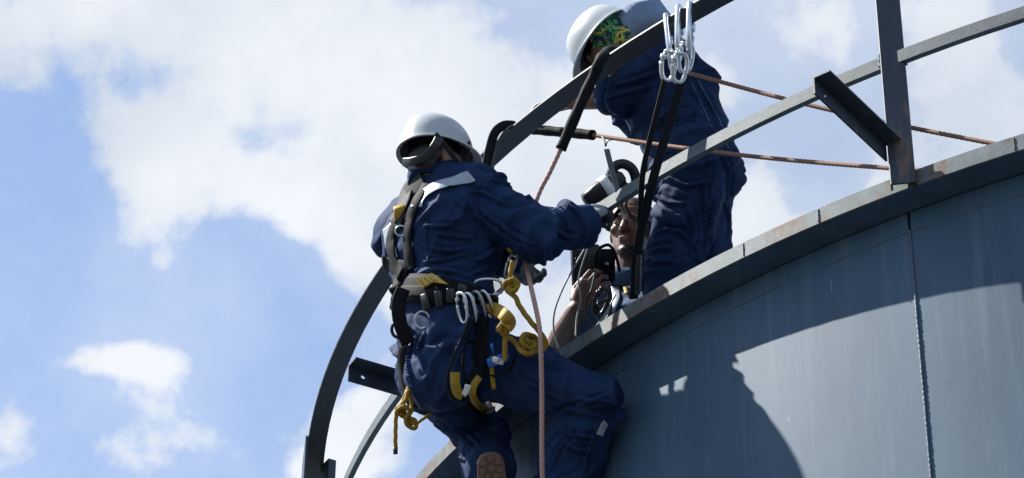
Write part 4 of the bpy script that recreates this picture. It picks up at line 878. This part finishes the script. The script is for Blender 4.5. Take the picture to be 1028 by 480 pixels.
# knotted yellow cord in front of the hip
dk = depth_of(srf(500, 345, .06)); K0 = dk
def kp(x, y, z=0): return W(x, y, K0-z)
yc = [(515, 262, .02), (512, 276, .03), (510, 288, .04), (516, 292, .065), (520, 285, .05), (513, 281, .055), (509, 291, .03), (517, 298, .045), (522, 308, .05), (532, 322, .06), (543, 335, .06), (548, 345, .055), (543, 352, .06),
      (532, 350, .075), (524, 343, .085), (527, 336, .07), (537, 339, .04), (540, 348, .05), (533, 355, .08), (524, 353, .085), (519, 346, .05), (514, 341, .05), (506, 336, .06), (502, 329, .075), (506, 325, .06), (509, 333, .05), (507, 345, .06), (507, 362, .06)]
g = laid(crom([kp(*q) for q in yc], 7), .0094, 3, .04, .003); tag(obj('knotted_cord', g, M_yrope), 'yellow cord with thick knots looping in front of the hip', 'cord', 'knotted yellow cords')
def knot(parent, c, k, r, ax, ay, az):
    pts = [np.asarray(c)+ax*(math.sin(q)+2*math.sin(2*q))*k+ay*(math.cos(q)-2*math.cos(2*q))*k-az*math.sin(3*q)*k*1.1 for q in np.linspace(0, 2*math.pi, 80)]
    g = laid(pts, r, 3, .04, .003); return obj('knot', g, M_yrope, parent)
kc = [o for o in COL.objects if o.name.startswith('knotted_cord')][0]
knot(kc, kp(513, 286, .045), .0074, .0088, unit(AR+AU*.4), unit(AU-AR*.4), AD)
knot(kc, kp(530, 347, .065), .0080, .0090, unit(AR-AU*.3), unit(AU+AR*.3), AD)
knot(kc, kp(505, 330, .065), .0060, .0084, AU, AR, AD)
# knotted yellow cord behind the other hip
K0 = 10.60
yb = [(412, 384, -.06), (408, 394, 0), (404, 404, .02), (400, 411, .035), (404, 418, .03), (412, 415, .02), (413, 404, .0), (410, 393, .03), (407, 402, .05), (402, 407, .045), (398, 411, .03), (401, 416, .01), (409, 420, .02), (417, 424, .03), (417, 430, .03), (410, 428, .04), (407, 421, .05), (411, 413, .045), (406, 408, .06), (399, 412, .05), (397.5, 420, .04), (397, 436, .035), (397, 453, .03)]
g = laid(crom([kp(*q) for q in yb], 7), .0074, 3, .035, .003); yk = obj('knotted_cord', g, M_yrope); tag(yk, 'yellow knotted cord dangling behind the climber seat against the sky', 'cord', 'knotted yellow cords')
g = G(); g.tube([kp(397, 449, .031), kp(397, 456, .03)], [.0085, .008], 10); obj('dark_tip', g, M_cable, yk)
knot(yk, kp(403, 411, .03), .0058, .0070, unit(AR+AU*.5), unit(AU-AR*.5), AD); knot(yk, kp(412, 423, .03), .0058, .0070, unit(AR-AU*.5), unit(AU+AR*.5), AD)
g = G(); g.tube(crom([kp(416, 427, .02), kp(424, 421, .0), kp(433, 415, -.03)], 5), .0062, 8); obj('tail', g, M_yrope, yk)
# glove gear: yellow tab and strap by the left hand
webbing([(511, 252, 10.72), (517, 247, 10.70), (522, 249, 10.70), (521, 258, 10.72)], .024, .006, M_yellow, 'yellow webbing tab above the left glove at the rope', 'webbing', None, None, 'yellow_webbing')
carabiner(W(512, 268, 10.74), AU*1+AR*.35, AR*.6+AD*.8, .09, .05, .005, 'silver carabiner between the left glove and the belt', cg)
# tool, radio, cables held by the crouching person
c = W(611, 186, 11.10); ax = unit(W(636, 170, 11.12)-W(586, 203, 11.08)); up = unit(AU-ax*np.dot(AU, ax)); dp = np.cross(ax, up)
tl = thing('hand_tool', tuple(c), 'black handheld tool with a loop handle and white band above the middle rail', 'tool')
g = G(); rings = []
for t_, a_, b_ in ((-.112, .012, .014), (-.105, .026, .026), (-.06, .034, .034), (-.01, .038, .036), (.025, .034, .034), (.055, .028, .03), (.066, .016, .018)): rings.append(ering(c+ax*t_, up, dp, a_, b_, 20, 3.2))
g.loft(rings); obj('housing', g, M_plastic, tl)
g = G(); g.tube(crom([c+ax*.02+up*.022, c+ax*.055+up*.045, c+ax*.09+up*.036, c+ax*.108+up*.0, c+ax*.094-up*.046, c+ax*.062-up*.052, c+ax*.03-up*.02], 6), .019, 10); obj('handle', g, M_plastic, tl)
g = G(); g.loft([ering(c+ax*z, up, dp, a_, a_+.001, 20, 3.2) for z, a_ in ((-.030, .036), (-.030, .041), (.004, .042), (.004, .036))], False, 0, True); obj('white_band', g, M_white, tl)
g = G(); g.tube(crom([c+ax*-.016-dp*.033+up*.02, c+ax*-.012-dp*.040, c+ax*-.02-dp*.034-up*.02], 5), .006, 8); obj('trigger', g, M_cable2, tl)
g = G(); g.tube(crom([c+ax*.05-dp*.02+up*.012, c+ax*.066-dp*.024-up*.004, c+ax*.064-dp*.02-up*.03], 5), .005, 8); obj('shackle', g, M_alu, tl)
for q in (-.07, .035): g = G(); g.tube([c+ax*q+dp*-.024, c+ax*q+dp*-.034], [.007, .006], 10); obj('screw', g, M_steel, tl)
g = G(); pts = [W(609, 150, 10.93), W(614, 170, 10.90), W(621, 194, 10.865)]; g.ribbon(crom(pts, 4), [-AD+AR*.3]*9, .021, .004); tag(obj('steel_strip', g, M_mid), 'short grey steel strip sticking up from the middle rail by the glove', 'strip')
c = W(589, 272, 11.26); ry = unit(AU+AR*-.05); rx = unit(AR-ry*np.dot(AR, ry)); rz = np.cross(rx, ry)
rd = thing('radio', tuple(c), 'black two-way radio pouch held in the bare hand behind the rim', 'radio')
g = G(); g.box(c, rx*.058, ry*.098, rz*.022, 0, .012); obj('case', g, M_plastic, rd)
for dx_, h_ in ((-.03, .04), (.02, .022)): g = G(); g.tube([c+rx*dx_+ry*.09, c+rx*dx_+ry*(.098+h_)], [.009, .007], 10); obj('knob', g, M_plastic, rd)
g = G(); g.box(c-AD*.025+rx*.025+ry*.03, rx*.008, ry*.03, rz*.004, 0, .002); obj('clip', g, M_plastic, rd)
g = G(); g.box(c-AD*.026-rx*.022+ry*.045, rx*.02, ry*.008, rz*.004, 0, .002); obj('clip', g, M_plastic, rd)
cbl = [([(606, 214, 11.0), (594, 238, 11.02), (580, 262, 11.02), (566, 288, 11.0), (557, 312, 10.98), (556, 332, 10.97), (561, 350, 10.95)], M_cable2, 'long grey cable arcing down to the rim left of the hand'),
       ([(604, 216, 11.02), (590, 250, 11.03), (581, 280, 11.03), (583, 300, 11.0), (579, 320, 10.98), (578, 338, 10.94)], M_cable2, 'wavy grey cable in front of the radio'),
       ([(598, 270, 11.03), (594, 290, 11.0), (588, 305, 10.99), (590, 320, 10.97), (600, 326, 10.95), (610, 318, 10.96), (614, 305, 10.99), (607, 293, 11.0)], M_cable, 'black cable loop under the hand'),
       ([(603, 206, 11.02), (596, 222, 11.04), (586, 244, 11.05), (574, 250, 11.1), (570, 246, 11.12)], M_cable, 'short black cable between the glove and the radio'),
       ([(618, 296, 10.97), (608, 315, 10.93), (596, 330, 10.9), (586, 336, 10.9)], M_cable2, 'pale cable along the rim under the crouching person')]
for path, m, lab in cbl: g = G(); g.tube(crom([W(*q) for q in path], 7), .0035 if m is M_cable2 else .0045, 7); tag(obj('cable', g, m), lab, 'cable', 'cables by the crouching person')
for x, y, a, lab in ((603, 303, .3, 'upper black carabiner hanging from the bare hand'), (607, 315, -.2, 'lower black carabiner near the rim')): carabiner(W(x, y, 10.97), AU+AR*a, AR*.8+AD*.5, .10, .055, .007, lab, 'black carabiners by the rim', M_plastic)

# a small black pouch and a folded glove between the hand and the face
c = W(609, 268, 11.22); pc = thing('tool_pouch', tuple(c), 'small black tool pouch with a flap between the radio and the face', 'pouch')
g = G(); g.box(c, AR*.032, AU*.06, AD*.022, 0, .01); obj('pouch_body', g, M_black, pc)
g = G(); g.ribbon([c+AU*.062+AD*.01, c+AU*.064-AD*.018, c+AU*.03-AD*.026, c+AU*.004-AD*.026], [-AD+AU*.4]*4, .062, .005); obj('flap', g, M_black, pc)
g = G(); g.box(c-AD*.029+AU*.012, AR*.009, AU*.006, AD*.003, 0, .002); obj('buckle', g, M_steel, pc)
webbing([(600, 250, 11.10), (611, 246, 11.12), (618, 256, 11.16), (622, 272, 11.20)], .012, .005, M_black, 'thin black strap curving from the radio to the chest', 'strap', None, -AD)
